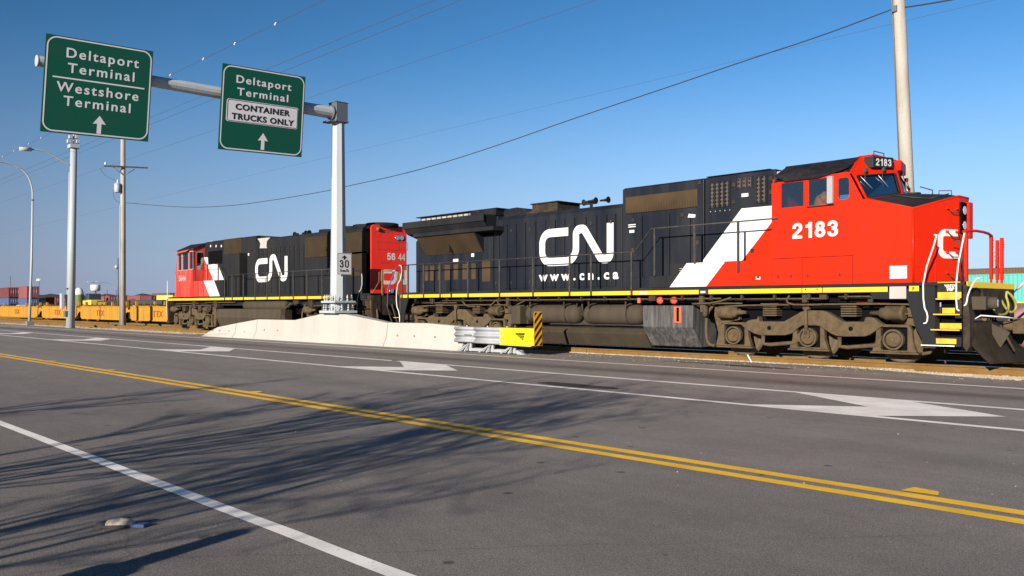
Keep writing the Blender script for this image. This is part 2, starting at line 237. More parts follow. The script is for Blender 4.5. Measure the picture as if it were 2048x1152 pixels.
# ------------------------------------------------------------------ mesh building
class MB:
    def __init__(s): s.v = []; s.f = []; s.mi = []; s.cur = 0; s.sm = []; s.smooth = False
    def m(s, i): s.cur = i; return s
    def face(s, idx): s.f.append(tuple(idx)); s.mi.append(s.cur); s.sm.append(s.smooth)
    def add(s, vs, fs):
        o = len(s.v); s.v += [tuple(v) for v in vs]
        for f in fs: s.face([o + i for i in f])
    def box(s, x0, x1, y0, y1, z0, z1):
        s.add([(x0, y0, z0), (x1, y0, z0), (x1, y1, z0), (x0, y1, z0), (x0, y0, z1), (x1, y0, z1), (x1, y1, z1), (x0, y1, z1)],
              [(0, 3, 2, 1), (4, 5, 6, 7), (0, 1, 5, 4), (1, 2, 6, 5), (2, 3, 7, 6), (3, 0, 4, 7)]); return s
    def prism(s, poly, off):
        n = len(poly); off = Vector(off); a = [Vector(p) for p in poly]
        s.add(a + [p + off for p in a], [tuple(range(n)), tuple(range(2 * n - 1, n - 1, -1))] + [(i, i + n, (i + 1) % n + n, (i + 1) % n) for i in range(n)]); return s
    def py(s, poly, y0, y1): return s.prism([(x, y0, z) for x, z in poly], (0, y1 - y0, 0))
    def px(s, poly, x0, x1): return s.prism([(x0, y, z) for y, z in poly], (x1 - x0, 0, 0))
    def pz(s, poly, z0, z1): return s.prism([(x, y, z0) for x, y in poly], (0, 0, z1 - z0))
    def cyl(s, a, b, r, r2=None, n=14, cap=True, flat=False):
        a, b = Vector(a), Vector(b); r2 = r if r2 is None else r2; ax = (b - a).normalized()
        t = ax.orthogonal().normalized(); w = ax.cross(t); o = len(s.v)
        for p, q in ((a, r), (b, r2)):
            for i in range(n):
                g = 2 * math.pi * i / n; s.v.append(tuple(p + (t * math.cos(g) + w * math.sin(g)) * q))
        sm = s.smooth; s.smooth = not flat
        for i in range(n): j = (i + 1) % n; s.face((o + i, o + j, o + n + j, o + n + i))
        s.smooth = False
        if cap: s.face([o + i for i in range(n)][::-1]); s.face([o + n + i for i in range(n)])
        s.smooth = sm; return s
    def lathe(s, a, ax, prof, n=18):
        # prof: (distance along axis, radius)
        a, ax = Vector(a), Vector(ax).normalized(); t = ax.orthogonal().normalized(); w = ax.cross(t); o = len(s.v)
        for h, r in prof:
            for i in range(n): g = 2 * math.pi * i / n; s.v.append(tuple(a + ax * h + (t * math.cos(g) + w * math.sin(g)) * r))
        s.smooth = True
        for k in range(len(prof) - 1):
            for i in range(n): j = (i + 1) % n; s.face((o + k * n + i, o + k * n + j, o + k * n + n + j, o + k * n + n + i))
        s.smooth = False
        s.face([o + i for i in range(n)][::-1]); k = (len(prof) - 1) * n; s.face([o + k + i for i in range(n)]); return s
    def tube(s, pts, r, n=7, round_=0, r2=None):
        pts = [Vector(p) for p in pts]
        for _ in range(round_):
            q = [pts[0]]
            for i in range(len(pts) - 1): q += [pts[i].lerp(pts[i + 1], 0.25), pts[i].lerp(pts[i + 1], 0.75)]
            pts = q + [pts[-1]]
        o = len(s.v); N = len(pts); up = None
        for k, p in enumerate(pts):
            tg = (pts[min(k + 1, N - 1)] - pts[max(k - 1, 0)]).normalized()
            up = tg.orthogonal().normalized() if up is None else (up - tg * up.dot(tg)).normalized()
            w = tg.cross(up); rr = r if r2 is None else r + (r2 - r) * k / max(1, N - 1)
            for i in range(n): g = 2 * math.pi * i / n; s.v.append(tuple(p + (up * math.cos(g) + w * math.sin(g)) * rr))
        sm = s.smooth; s.smooth = True
        for k in range(N - 1):
            for i in range(n): j = (i + 1) % n; s.face((o + k * n + i, o + k * n + j, o + k * n + n + j, o + k * n + n + i))
        s.smooth = sm
        s.face([o + i for i in range(n)][::-1]); k = (N - 1) * n; s.face([o + k + i for i in range(n)]); return s
    def ball(s, c, r, n=10, sq=(1, 1, 1)):
        o = len(s.v); m_ = n // 2
        for k in range(m_ + 1):
            th = math.pi * k / m_
            for i in range(n):
                g = 2 * math.pi * i / n; s.v.append((c[0] + r * sq[0] * math.sin(th) * math.cos(g), c[1] + r * sq[1] * math.sin(th) * math.sin(g), c[2] + r * sq[2] * math.cos(th)))
        s.smooth = True
        for k in range(m_):
            for i in range(n): j = (i + 1) % n; s.face((o + k * n + i, o + k * n + n + i, o + k * n + n + j, o + k * n + j))
        s.smooth = False; return s
    def holed(s, outer, holes, y0, y1):
        # a plate in the x-z plane with openings
        loops = [outer] + holes; vs = [Vector((x, 0, z)) for lp in loops for x, z in lp]
        tris = tessellate_polygon([[Vector((x, z, 0)) for x, z in lp] for lp in loops]); n = len(vs)
        s.add([(v.x, y0, v.z) for v in vs] + [(v.x, y1, v.z) for v in vs], [t for t in tris] + [tuple(i + n for i in t) for t in tris])
        o = len(s.v) - 2 * n; k = 0
        for lp in loops:
            c = len(lp)
            for i in range(c): j = (i + 1) % c; s.face((o + k + i, o + k + j, o + n + k + j, o + n + k + i))
            k += c
        return s
    def build(s, name, mats, parent=None, bevel=0.0, seg=1, **tags):
        me = bpy.data.meshes.new(name); me.from_pydata(s.v, [], s.f)
        if isinstance(mats, str): mats = [mats]
        for q in mats: me.materials.append(M[q])
        for p, i, q in zip(me.polygons, s.mi, s.sm): p.material_index = i; p.use_smooth = q
        bm = bmesh.new(); bm.from_mesh(me); bmesh.ops.recalc_face_normals(bm, faces=bm.faces); bm.to_mesh(me); bm.free()
        o = bpy.data.objects.new(name, me); C.objects.link(o); o.parent = parent
        if bevel:
            b = o.modifiers.new('bevel', 'BEVEL'); b.width = bevel; b.segments = seg; b.limit_method = 'ANGLE'; b.angle_limit = R(35)
        for k, v in tags.items(): o[k] = v
        return o
def thing(name, label, cat, loc=(0, 0, 0), group=None):
    o = bpy.data.objects.new(name, None); C.objects.link(o); o.empty_display_size = 0.2; o.location = loc
    o['label'] = label; o['category'] = cat
    if group: o['group'] = group
    return o
def tag(o, label, cat, group=None):
    o['label'] = label; o['category'] = cat
    if group: o['group'] = group
    return o
def struct(o): o['kind'] = 'structure'; return o
def settle(root):
    # parts were built in world coordinates: keep them there under a root that stands at the thing's base
    for ch in root.children: ch.matrix_parent_inverse = Matrix.Translation(root.location).inverted()
def copy_tree(o, parent=None):
    c = o.copy(); C.objects.link(c); c.parent = parent
    for ch in list(o.children): copy_tree(ch, c)
    return c
def text(name, s, size, m, parent, org, ax, up, off=0.0, sx=1.0, sp=1.0, al='LEFT', ext=0.004, lh=1.0):
    cu = bpy.data.curves.new('t', 'FONT'); cu.body = s; cu.size = size; cu.offset = off; cu.space_character = sp; cu.align_x = al; cu.extrude = ext; cu.space_line = lh; cu.resolution_u = 4
    to = bpy.data.objects.new('t', cu); C.objects.link(to); dg = bpy.context.evaluated_depsgraph_get()
    me = bpy.data.meshes.new_from_object(to.evaluated_get(dg)); bpy.data.objects.remove(to); bpy.data.curves.remove(cu)
    ax, up = Vector(ax).normalized(), Vector(up).normalized(); nn = ax.cross(up)
    mt = Matrix(((ax.x * sx, up.x, nn.x, org[0]), (ax.y * sx, up.y, nn.y, org[1]), (ax.z * sx, up.z, nn.z, org[2]), (0, 0, 0, 1)))
    me.transform(mt); me.materials.clear(); me.materials.append(M[m])
    o = bpy.data.objects.new(name, me); C.objects.link(o); o.parent = parent; return o
def ribbon(mb, pts, w, org, ax, up, th=0.004, rnd=3, seg=6):
    # constant-width stroke with rounded corners; pts are (a, b) in the plane org + ax*a + up*b, corners given with radius
    ax, up, org = Vector(ax), Vector(up), Vector(org); nn = ax.cross(up).normalized() * (ax.length * up.length); P = []
    n = len(pts)
    for i, p in enumerate(pts):
        q = Vector(p[:2]); r = p[2] if len(p) > 2 else 0
        if i in (0, n - 1) or not r: P.append(q); continue
        a = (Vector(pts[i - 1][:2]) - q); b = (Vector(pts[i + 1][:2]) - q); an = a.angle(b) / 2; dd = min(r / math.tan(an), a.length * 0.499 if i > 1 else a.length * .9, b.length * 0.499 if i < n - 2 else b.length * .9)
        rr = dd * math.tan(an); c = q + (a.normalized() + b.normalized()).normalized() * (rr / math.sin(an)); s0 = q + a.normalized() * dd - c; s1 = q + b.normalized() * dd - c
        t0 = math.atan2(s0.y, s0.x); t1 = math.atan2(s1.y, s1.x); dl = (t1 - t0 + math.pi) % (2 * math.pi) - math.pi
        for k in range(seg * 2 + 1): g = t0 + dl * k / (seg * 2); P.append(c + Vector((math.cos(g), math.sin(g))) * rr)
    L = []; Rr = []
    for i, p in enumerate(P):
        t = (P[min(i + 1, len(P) - 1)] - P[max(i - 1, 0)]).normalized(); q = Vector((-t.y, t.x)) * w / 2; L.append(p + q); Rr.append(p - q)
    W = lambda q, h: org + ax * q.x + up * q.y + nn * h
    o = len(mb.v); N = len(P)
    for q in L: mb.v.append(tuple(W(q, th)))
    for q in Rr: mb.v.append(tuple(W(q, th)))
    for i in range(N - 1): mb.face((o + i, o + i + 1, o + N + i + 1, o + N + i))
    return mb

def digits(name, s_, h, m, parent, org, ax, up, wd=1.0, st=.185, gap=.14, th=.002):
    # grotesque numerals drawn with one stroke width; h is the height, wd stretches the width
    D = {'2': [[(.10, .64), (.10, .905, .2), (.475, .905, .2), (.475, .585, .2), (.10, .20), (.085, .09)], [(.0, .092), (.57, .092)]],
         '1': [[(.33, 1.0), (.33, 0)], [(.06, .745), (.33, .79)]],
         '8': [[(.30, .905), (.13, .905, .15), (.13, .545, .15), (.445, .545, .15), (.445, .905, .15), (.30, .905)], [(.30, .50), (.09, .50, .19), (.09, .09, .19), (.485, .09, .19), (.485, .50, .19), (.30, .50)]],
         '3': [[(.10, .68), (.10, .905, .17), (.455, .905, .17), (.455, .535, .15), (.22, .535)], [(.22, .50), (.48, .50, .19), (.48, .09, .19), (.09, .09, .19), (.09, .32)]],
         '0': [[(.30, .905), (.09, .905, .19), (.09, .095, .19), (.485, .095, .19), (.485, .905, .19), (.30, .905)]],
         '5': [[(.54, .91), (.155, .91)], [(.165, 1.0), (.10, .44)], [(.13, .56), (.48, .62, .2), (.48, .09, .2), (.09, .09, .18), (.09, .30)]],
         '6': [[(.47, .72), (.47, .905, .18), (.09, .905, .2), (.09, .33)], [(.09, .34), (.09, .09, .19), (.485, .09, .19), (.485, .585, .19), (.09, .585, .19), (.09, .33)]],
         '4': [[(.42, 1.0), (.42, 0)], [(.40, .93), (.06, .32)], [(.0, .29), (.57, .29)]]}
    b = MB(); ax, up = Vector(ax).normalized(), Vector(up).normalized(); x = 0
    for c in s_:
        for kk, P in enumerate(D[c]): ribbon(b, P, st, Vector(org) + ax * (x * h * wd), ax * (h * wd), up * h, (th + .0012 * kk) / (h * h * wd))
        x += .57 + gap if c != '1' else .46 + gap
    return b.build(name, m, parent)

# ------------------------------------------------------------------ ground, road, tracks
W1, W2, WM, EDGE = 11.28, 13.55, 12.38, 17.0
def sheet(name, m, x0, x1, y0, y1, z, n=1):
    b = MB()
    b.add([(x0, y0, z), (x1, y0, z), (x1, y1, z), (x0, y1, z)], [(0, 1, 2, 3)]); return struct(b.build(name, m))
sheet('ground', 'ground_brown', -9000, 9000, -3000, 9000, -0.075)
b = MB(); rnd = random.Random(3); xs = [-900, -300, -160] + [-120 + i * 0.8 for i in range(210)] + [60, 120, 400]
far_edge = []
for x in xs:
    w = 18.7 if x < -46 else (18.7 + (x + 46) / 3 * 1.1 if x < -43 else (19.9 if x < -9.5 else 19.9 - min(1.0, (x + 9.5) / 4.0) * 1.15))
    far_edge.append((x, w + rnd.uniform(-0.09, 0.09)))
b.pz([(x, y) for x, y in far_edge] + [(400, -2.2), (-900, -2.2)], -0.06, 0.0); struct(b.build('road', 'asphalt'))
b = MB(); e = [(x, 18.6 + 0.25 * noise.noise(Vector((x * .3, 1, 0)))) for x in [-900] + [-120 + i for i in range(160)] + [400]]
b.add([(x, y, -0.045) for x, y in e] + [(x, 23.4, -0.03) for x, y in e], [(i, i + 1, len(e) + i + 1, len(e) + i) for i in range(len(e) - 1)]); struct(b.build('track_ballast', 'ballast'))
sheet('roadside_verge', 'gravel_grey', -900, 400, -40, -2.2, -0.02)
# painted lines: thin sheets with slightly ragged edges
def line(name, m, y0, y1, x0=-420, x1=120, z=0.004):
    b = MB(); st = [x0, -200, -120] + [-100 + i * 0.5 for i in range(220)] + [40, x1]; rg = random.Random(int(y0 * 100))
    lo = [(x, y0 + rg.uniform(-.006, .006), z) for x in st]; hi = [(x, y1 + rg.uniform(-.006, .006), z) for x in st]; n = len(st)
    b.add(lo + hi, [(i, i + 1, n + i + 1, n + i) for i in range(n - 1)]); return struct(b.build(name, m))
line('near_lane_line', 'line_white', 2.70, 2.82)
line('centre_line_near', 'line_yellow', 6.42, 6.57); line('centre_line_far', 'line_yellow', 6.70, 6.85)
line('median_line_near', 'line_white', W1 - 0.08, W1 + 0.08); line('median_line_far', 'line_white', W2 - 0.08, W2 + 0.08)
line('edge_line', 'line_white', EDGE - 0.07, EDGE + 0.07)
for X in [-5.55, -16.75, -28.2, -40.3, -52.4, -64.0, -76]:
    b = MB(); a = [(X - 1.9, W2 - 0.02), (X, WM - 0.10), (X - 1.35, W1 + 0.02), (X + 0.5, W1 + 0.02), (X + 1.75, WM + 0.1), (X + 0.0, W2 - 0.02)]
    b.add([(x, y, 0.008) for x, y in a], [(0, 1, 2, 3, 4, 5)]); struct(b.build('road_chevron', 'line_white'))
for (x, y) in [(-2.72, 6.98), (-13.6, 6.9), (-20.6, 6.9), (-25.1, 6.9)]:
    b = MB(); b.add([(x - .13, y - .10, .009), (x + .15, y - .08, .0095), (x + .10, y + .07, .009), (x - .10, y + .10, .009)], [(0, 1, 2, 3)]); struct(b.build('centre_line_mark', 'line_yellow'))
# dark sealed patch by the painted median, and the faint streaks
def blob(name, m, cx, cy, rx, ry, z, seed, n=34):
    b = MB(); rg = random.Random(seed); ph = [rg.uniform(0, 6.28) for _ in range(4)]; P = []
    for i in range(n):
        g = 2 * math.pi * i / n; r = 1 + 0.12 * math.sin(2 * g + ph[0]) + .08 * math.sin(3 * g + ph[1]) + .05 * math.sin(7 * g + ph[2]) + rg.uniform(-.04, .04); P.append((cx + rx * r * math.cos(g), cy + ry * r * math.sin(g), z))
    b.add(P, [tuple(range(n))]); return struct(b.build(name, m))
mat('tar', (0.055, 0.05, 0.05), 0.8, 0, (0.09, 0.085, 0.08), 0.8, 8, 0.5, 150, fine=0.3)
blob('tar_patch', 'tar', -10.75, 11.75, 0.85, 0.30, 0.0035, 4)
blob('tar_patch', 'tar', -11.1, 18.55, 0.9, 0.25, 0.0035, 9); blob('tar_patch', 'tar', -12.8, 18.7, 1.2, 0.12, 0.0035, 12)
blob('tar_patch', 'tar', -18.95, 13.6, 0.16, 0.09, 0.0095, 5)
# railway tracks
def track(yc, x0, x1, z=0.16):
    b = MB(); t = MB()
    for s in (-1, 1):
        y = yc + s * 0.7525
        b.px([(y - .075, z - .172), (y + .075, z - .172), (y + .075, z - .16), (y + .012, z - .14), (y + .012, z - .05), (y + .036, z - .035), (y + .036, z - .004), (y - .036, z - .004), (y - .036, z - .035), (y - .012, z - .05), (y - .012, z - .14), (y - .075, z - .16)], x0, x1)
        t.box(x0, x1, y - .033, y + .033, z - .004, z)
    r = struct(b.build('railway_track', 'rust_steel')); c = t.build('rail_head', 'rail_top', r); return r
trk = track(20.95, -500, 60); track(26.0, -500, 60); track(31.0, -500, 60)
# a flat rusty web plate outside the near rail, with joint gaps, as at a paved-in track
b = MB(); xs = [-60, -48, -36.4, -25.1, -17.95, -12.2, -5.3, 6, 30]
for i in range(len(xs) - 1): b.box(xs[i] + .01, xs[i + 1] - .01, 20.13, 20.155, -0.03, 0.118)
b.build('rail_web_plate', 'rust_steel', trk)
# loose stones by the near rail: one mass
def stones(name, m, n, fx, s0, s1, seed):
    b = MB(); rg = random.Random(seed)
    for _ in range(n):
        x, y, z = fx(rg); s = rg.uniform(s0, s1) * rg.choice((.6, 1, 1, 1.4)); a = rg.uniform(0, 3.14); ca, sa = math.cos(a), math.sin(a)
        vs = [(s, 0, 0), (0, s * .8, 0), (-s * 1.1, 0, 0), (0, -s * .7, 0), (0, 0, s * .75), (.1 * s, .1 * s, -s * .5)]
        o = len(b.v); b.v += [(x + p[0] * ca - p[1] * sa, y + p[0] * sa + p[1] * ca, z + p[2]) for p in vs]
        for f in ((0, 1, 4), (1, 2, 4), (2, 3, 4), (3, 0, 4), (1, 0, 5), (2, 1, 5), (3, 2, 5), (0, 3, 5)): b.face([o + i for i in f])
    o = b.build(name, m); o['kind'] = 'stuff'; return o
stones('ballast_stones', 'pebble', 5200, lambda r: (-9.6 + 7.5 * r.random() ** 0.8, 20.02 - abs(r.gauss(0, .33)), -0.03), .018, .04, 1)
stones('ballast_stones_by_rail', 'pebble', 3500, lambda r: (r.uniform(-24, -8), 20.08 - abs(r.gauss(0, .045)), 0.0), .015, .035, 2)
stones('ballast_stones_along_road', 'pebble', 9000, lambda r: (r.uniform(-110, -44), r.uniform(18.55, 20.0), -0.03), .03, .065, 3)
stones('ballast_stones_between_tracks', 'ballast', 6000, lambda r: (r.uniform(-120, -46), r.uniform(21.8, 25), -0.03), .04, .09, 4)
stones('road_grit', 'pebble', 420, lambda r: (r.uniform(-24, -2), 18.9 + r.gauss(0, .6), 0.006), .008, .018, 5)
stones('road_grit_specks', 'pebble', 260, lambda r: (r.uniform(-30, 0), r.uniform(2, 16), 0.004), .004, .009, 6)
# distant low hills
b = MB(); rg = random.Random(5); P = []; n = 90
for i in range(n):
    u = -300 + i * 8; q = far(u, 613, 2600); h = 36 + 9 * noise.noise(Vector((i * .35, 2, 0))) + 5 * noise.noise(Vector((i * 1.1, 7, 0))); P.append((q.x, q.y, max(6, h)))
b.add([(x, y, -1) for x, y, h in P] + [(x, y, h) for x, y, h in P] + [(x - 300, y + 400, -1) for x, y, h in P], [(i, i + 1, n + i + 1, n + i) for i in range(n - 1)] + [(n + i, n + i + 1, 2 * n + i + 1, 2 * n + i) for i in range(n - 1)])
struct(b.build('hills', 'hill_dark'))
b = MB(); P = []
for i in range(40):
    u = 255 + i * 4; q = far(u, 613, 9000); h = 70 + 55 * math.exp(-((i - 17) / 9.0) ** 2) + 12 * noise.noise(Vector((i * .4, 3, 0))); P.append((q.x, q.y, h * (0.3 + 0.7 * math.sin(math.pi * i / 39))))
n = 40; b.add([(x, y, -1) for x, y, h in P] + [(x, y, h) for x, y, h in P] + [(x - 1500, y + 1500, -1) for x, y, h in P], [(i, i + 1, n + i + 1, n + i) for i in range(n - 1)] + [(n + i, n + i + 1, 2 * n + i + 1, 2 * n + i) for i in range(n - 1)])
struct(b.build('distant_mountain', 'hill_haze'))

# ------------------------------------------------------------------ concrete barrier and crash cushion
YB = 18.05      # near foot of the barrier
def barrier_section(mb, st):
    # st: (x, top z, half width factor); safety-shape profile swept along x
    rows = []
    for x, h, w in st:
        y = YB; c = y + 0.34
        k = min(1, h / 0.88)
        rows.append([(x, y, 0), (x, y + .005, .075 * k), (x, y + .13 * w, .33 * k), (x, y + .20 * w, h), (x, c * 2 - y - .20 * w, h), (x, c * 2 - y - .13 * w, .33 * k), (x, c * 2 - y, .075 * k), (x, c * 2 - y, 0)])
    n = 8; o = len(mb.v)
    for r in rows: mb.v += r
    for a in range(len(rows) - 1):
        for i in range(n): j = (i + 1) % n; mb.face((o + a * n + i, o + a * n + n + i, o + a * n + n + j, o + a * n + j))
    mb.face([o + i for i in range(n)]); mb.face([o + (len(rows) - 1) * n + i for i in range(n)][::-1]); return mb
secs = [
    ([(-41.4, .04, 1), (-40.9, .22, 1), (-39.9, .46, 1), (-37.96, .67, 1)], 'low tapered end section of white concrete barrier, farthest left', 3),
    ([(-37.92, .675, 1), (-35.91, .87, 1)], 'sloping concrete barrier section with one lifting hole, second from the left', 1),
    ([(-35.87, .875, 1), (-32.6, .88, 1), (-30.3, 1.15, .35), (-28.5, 1.15, .35), (-25.91, .86, 1)], 'long raised concrete barrier section that carries the sign post', 2),
    ([(-25.87, .865, 1), (-23.6, .875, 1), (-21.55, .79, 1)], 'concrete barrier section beside the grey and yellow crash cushion', 3)]
holes = [[-40.35, -39.55, -38.55], [-37.0], [-35.1, -33.9], [-25.2, -24.2, -23.05]]
for (st, lab, k), hx in zip(secs, holes):
    o = barrier_section(MB(), st).build('concrete_barrier', 'concrete', bevel=.008)
    jb = MB(); k_ = min(1, st[0][1] / .88); x_ = st[0][0]; h_ = st[0][1] - .02
    if st[0][1] > .3: jb.px([(YB + .02, .0), (YB + .02, .075 * k_), (YB + .15, .33 * k_), (YB + .215, h_), (YB + .46, h_), (YB + .53, .33 * k_), (YB + .66, .075 * k_), (YB + .66, 0)], x_ - .05, x_ + .002); jb.build('joint_filler', 'concrete_dark', o)
    o = o; tag(o, lab, 'barrier', 'sections of the concrete barrier along the road'); tag(o, lab, 'barrier', 'sections of the concrete barrier along the road')
    for x in hx: hb = MB(); z = .42 if x > -37 else .30; hb.cyl((x, YB + .10 + .01, z), (x, YB + .25, z), .035, n=10); hb.build('lifting_hole', 'concrete_dark', o)
t = thing('crash_cushion', 'grey corrugated crash cushion with a yellow nose at the barrier end', 'crash cushion', (-19.6, 18.35, 0))
# corrugated grey fenders: W-beam profile
def fender(x0, x1, y, zs, name, m):
    b = MB(); prof = []
    for i in range(25):
        a = i / 24; z = zs[0] + (zs[1] - zs[0]) * a; prof.append((y - .045 * math.sin(a * math.pi * 5) - 0.03, z))
    prof2 = [(p[0] + .012, p[1]) for p in prof[::-1]]
    b.smooth = True; b.px(prof + prof2, x0, x1); return b.build(name, m, t)
fender(-21.75, -20.6, YB - .05, (.30, .80), 'side_panel', 'guard_steel'); fender(-20.75, -19.45, YB - .075, (.28, .80), 'side_panel', 'guard_steel')
fender(-21.75, -19.45, YB + .28, (.30, .80), 'side_panel', 'guard_steel')
b = MB(); b.box(-21.7, -19.4, YB + .0, YB + .27, .78, .80); b.build('cushion_top', 'guard_steel', t, .005)
for x in (-21.4, -20.4, -19.5): b = MB(); b.ball((x, YB + .15, .815), .035, 8); b.build('bolt_head', 'guard_steel', t)
b = MB()
for x0, x1 in ((-21.2, -20.85), (-20.35, -19.7)): b.box(x0, x1, YB - .14, YB - .115, .535, .555)
b.build('slot', 'dark_gap', t)
z0, z1 = .27, .80; zz = [(-19.55 + .05 * (i % 2), z1 - (z1 - z0) * i / 10) for i in range(11)]
b = MB(); out = zz + [(-18.2, z0 - .01), (-18.08, z0 + .03), (-18.05, z1 - .06), (-18.12, z1)]
hole = [(-18.85, .645), (-18.42, .655), (-18.50, .43), (-18.83, .62)]
b.holed(out, [hole], YB - .14, YB - .12)
b.px([(YB - .12, z0 + .02), (YB + .26, z0 + .02), (YB + .26, z1), (YB - .12, z1)], -18.12, -18.06)
b.box(-19.5, -18.12, YB - .1, YB + .26, z1 - .02, z1 - .002); b.box(-19.45, -18.1, YB + .24, YB + .26, z0, z1 - .03)
nc = b.build('nose_cover', 'crash_yellow', t, .008)
b = MB(); b.box(-19.4, -18.2, YB - .02, YB + .22, z0 + .02, z1 - .05); b.build('absorber', 'dark_gap', t)
b = MB()
for i in range(3): b.add([(-18.8 + .05 * i, YB - .115, .60 - .05 * i), (-18.44, YB - .115, .60 - .055 * i), (-18.44, YB - .115, .585 - .055 * i), (-18.8 + .05 * i, YB - .115, .585 - .05 * i)], [(0, 1, 2, 3)])
b.build('louvre', 'crash_yellow', nc)
b = MB()
for z in (.72, .58, .42): b.cyl((-19.38, YB - .15, z), (-19.38, YB - .13, z), .018, n=8)
b.build('rivet', 'guard_steel', nc)
b = MB(); b.box(-19.6, -18.1, YB - .02, YB + .26, .20, .26); b.box(-19.2, -17.95, YB - .08, YB + .24, .22, .255); b.build('under_tray', 'dark_gap', t)
for x in (-21.2, -20.15, -19.15):
    b = MB(); b.tube([(x - .25, YB - .22, .02), (x + .05, YB + .02, .26)], .028, 6); b.tube([(x + .08, YB - .2, .02), (x + .05, YB + .02, .26)], .028, 6)
    b.box(x + .06, x + .16, YB + .02, YB + .06, .02, .28); b.tube([(x - .2, YB + .35, .02), (x + .05, YB + .2, .26)], .025, 6); b.build('leg', 'guard_steel', t)
b = MB(); b.box(-21.6, -18.9, YB + .0, YB + .08, .03, .12); b.box(-21.6, -18.9, YB + .2, YB + .28, .03, .12); b.prism([(-18.9, YB - .02, .0), (-18.55, YB - .02, .0), (-18.9, YB - .02, .14)], (0, .12, 0)); b.build('ground_rail', 'guard_steel', t, .006)
settle(t)
# hazard marker facing the traffic
t = thing('hazard_marker', 'tall narrow marker with orange and black diagonal stripes on the crash cushion nose', 'sign', (-18.0, YB, .28))
XM = -18.02; y0, y1, z0, z1 = YB - .16, YB + .17, .29, 1.30
b = MB(); b.px([(y0, z0), (y1, z0), (y1, z1 - .04), (y1 - .04, z1), (y0 + .04, z1), (y0, z1 - .04)], XM, XM + .012); b.build('marker_panel', 'marker_orange', t)
from mathutils import geometry as G
b = MB()
def clip(poly, ax, lim, sg):
    out = []
    for i in range(len(poly)):
        a, c = poly[i], poly[(i + 1) % len(poly)]; da, dc = (a[ax] - lim) * sg, (c[ax] - lim) * sg
        if da <= 0: out.append(a)
        if da * dc < 0: k = da / (da - dc); out.append((a[0] + (c[0] - a[0]) * k, a[1] + (c[1] - a[1]) * k))
    return out
for k in range(-1, 6):
    zb = z0 - .10 + k * .235; P = [(y0, zb), (y1, zb + .36), (y1, zb + .36 + .115), (y0, zb + .115)]
    for ax, lim, sg in ((0, y0 + .012, -1), (0, y1 - .012, 1), (1, z0 + .012, -1), (1, z1 - .03, 1)): P = clip(P, ax, lim, sg) if P else P
    if len(P) > 2: b.px(P, XM + .0125, XM + .0145)
b.build('stripe', 'sign_black', t); settle(t)

# ------------------------------------------------------------------ overhead sign gantry
PX, PY = -29.43, 18.39
t = thing('sign_gantry', 'galvanised octagonal post with a long arm reaching over the road', 'sign gantry', (PX, PY, 1.13))
b = MB(); b.cyl((PX, PY, 1.26), (PX, PY, 8.85), .33, .24, n=8, flat=True); b.build('post', 'galvanised', t)
b = MB(); b.cyl((PX, PY, 1.14), (PX, PY, 1.60), .335, .335, n=8, flat=True); b.build('post_stub', 'galvanised', t)
b = MB(); b.box(PX - .56, PX + .56, PY - .52, PY + .52, 1.19, 1.29); b.build('base_plate', 'galvanised', t, .01)
b = MB(); b.box(PX - .50, PX + .50, PY - .48, PY + .48, 1.59, 1.67); b.build('slip_plate', 'galvanised', t, .01)
for nm, z, r in (('anchor_bolt', 1.29, .52), ('slip_bolt', 1.67, .48)):
    for k in range(12):
        b = MB()
        g = 2 * math.pi * (k + .5) / 12; x, y = PX + r * math.cos(g) * 1.1, PY + r * math.sin(g) * 1.1; x = max(min(x, PX + r - .03), PX - r + .03); y = max(min(y, PY + r - .06), PY - r + .06)
        b.cyl((x, y, z), (x, y, z + .24), .022, n=6); b.cyl((x, y, z), (x, y, z + .05), .05, n=6); b.cyl((x, y, z + .10), (x, y, z + .14), .045, n=6)
        b.build(nm, 'galvanised', t)
b = MB(); b.box(PX - .27, PX + .27, PY - .26, PY + .27, 8.72, 9.42); b.box(PX - .30, PX + .30, PY - .30, PY + .30, 8.66, 8.73); b.box(PX - .26, PX + .26, PY - .55, PY - .26, 8.62, 8.68); b.box(PX - .29, PX + .29, PY - .28, PY + .29, 9.42, 9.45); b.build('post_head', 'galv_dark', t, .01)
b = MB(); b.smooth = True; b.cyl((PX, PY - .30, 9.02), (PX, 7.66, 9.02), .235, .165, n=12, flat=True); b.build('arm', 'galvanised', t)
b = MB(); b.cyl((PX, PY - .30, 9.02), (PX, PY - .36, 9.02), .29, n=16); b.build('arm_flange', 'galv_dark', t)
b = MB(); b.cyl((PX, 7.67, 9.02), (PX, 7.64, 9.02), .175, n=16); b.build('arm_cap', 'galvanised', t)
settle(t)
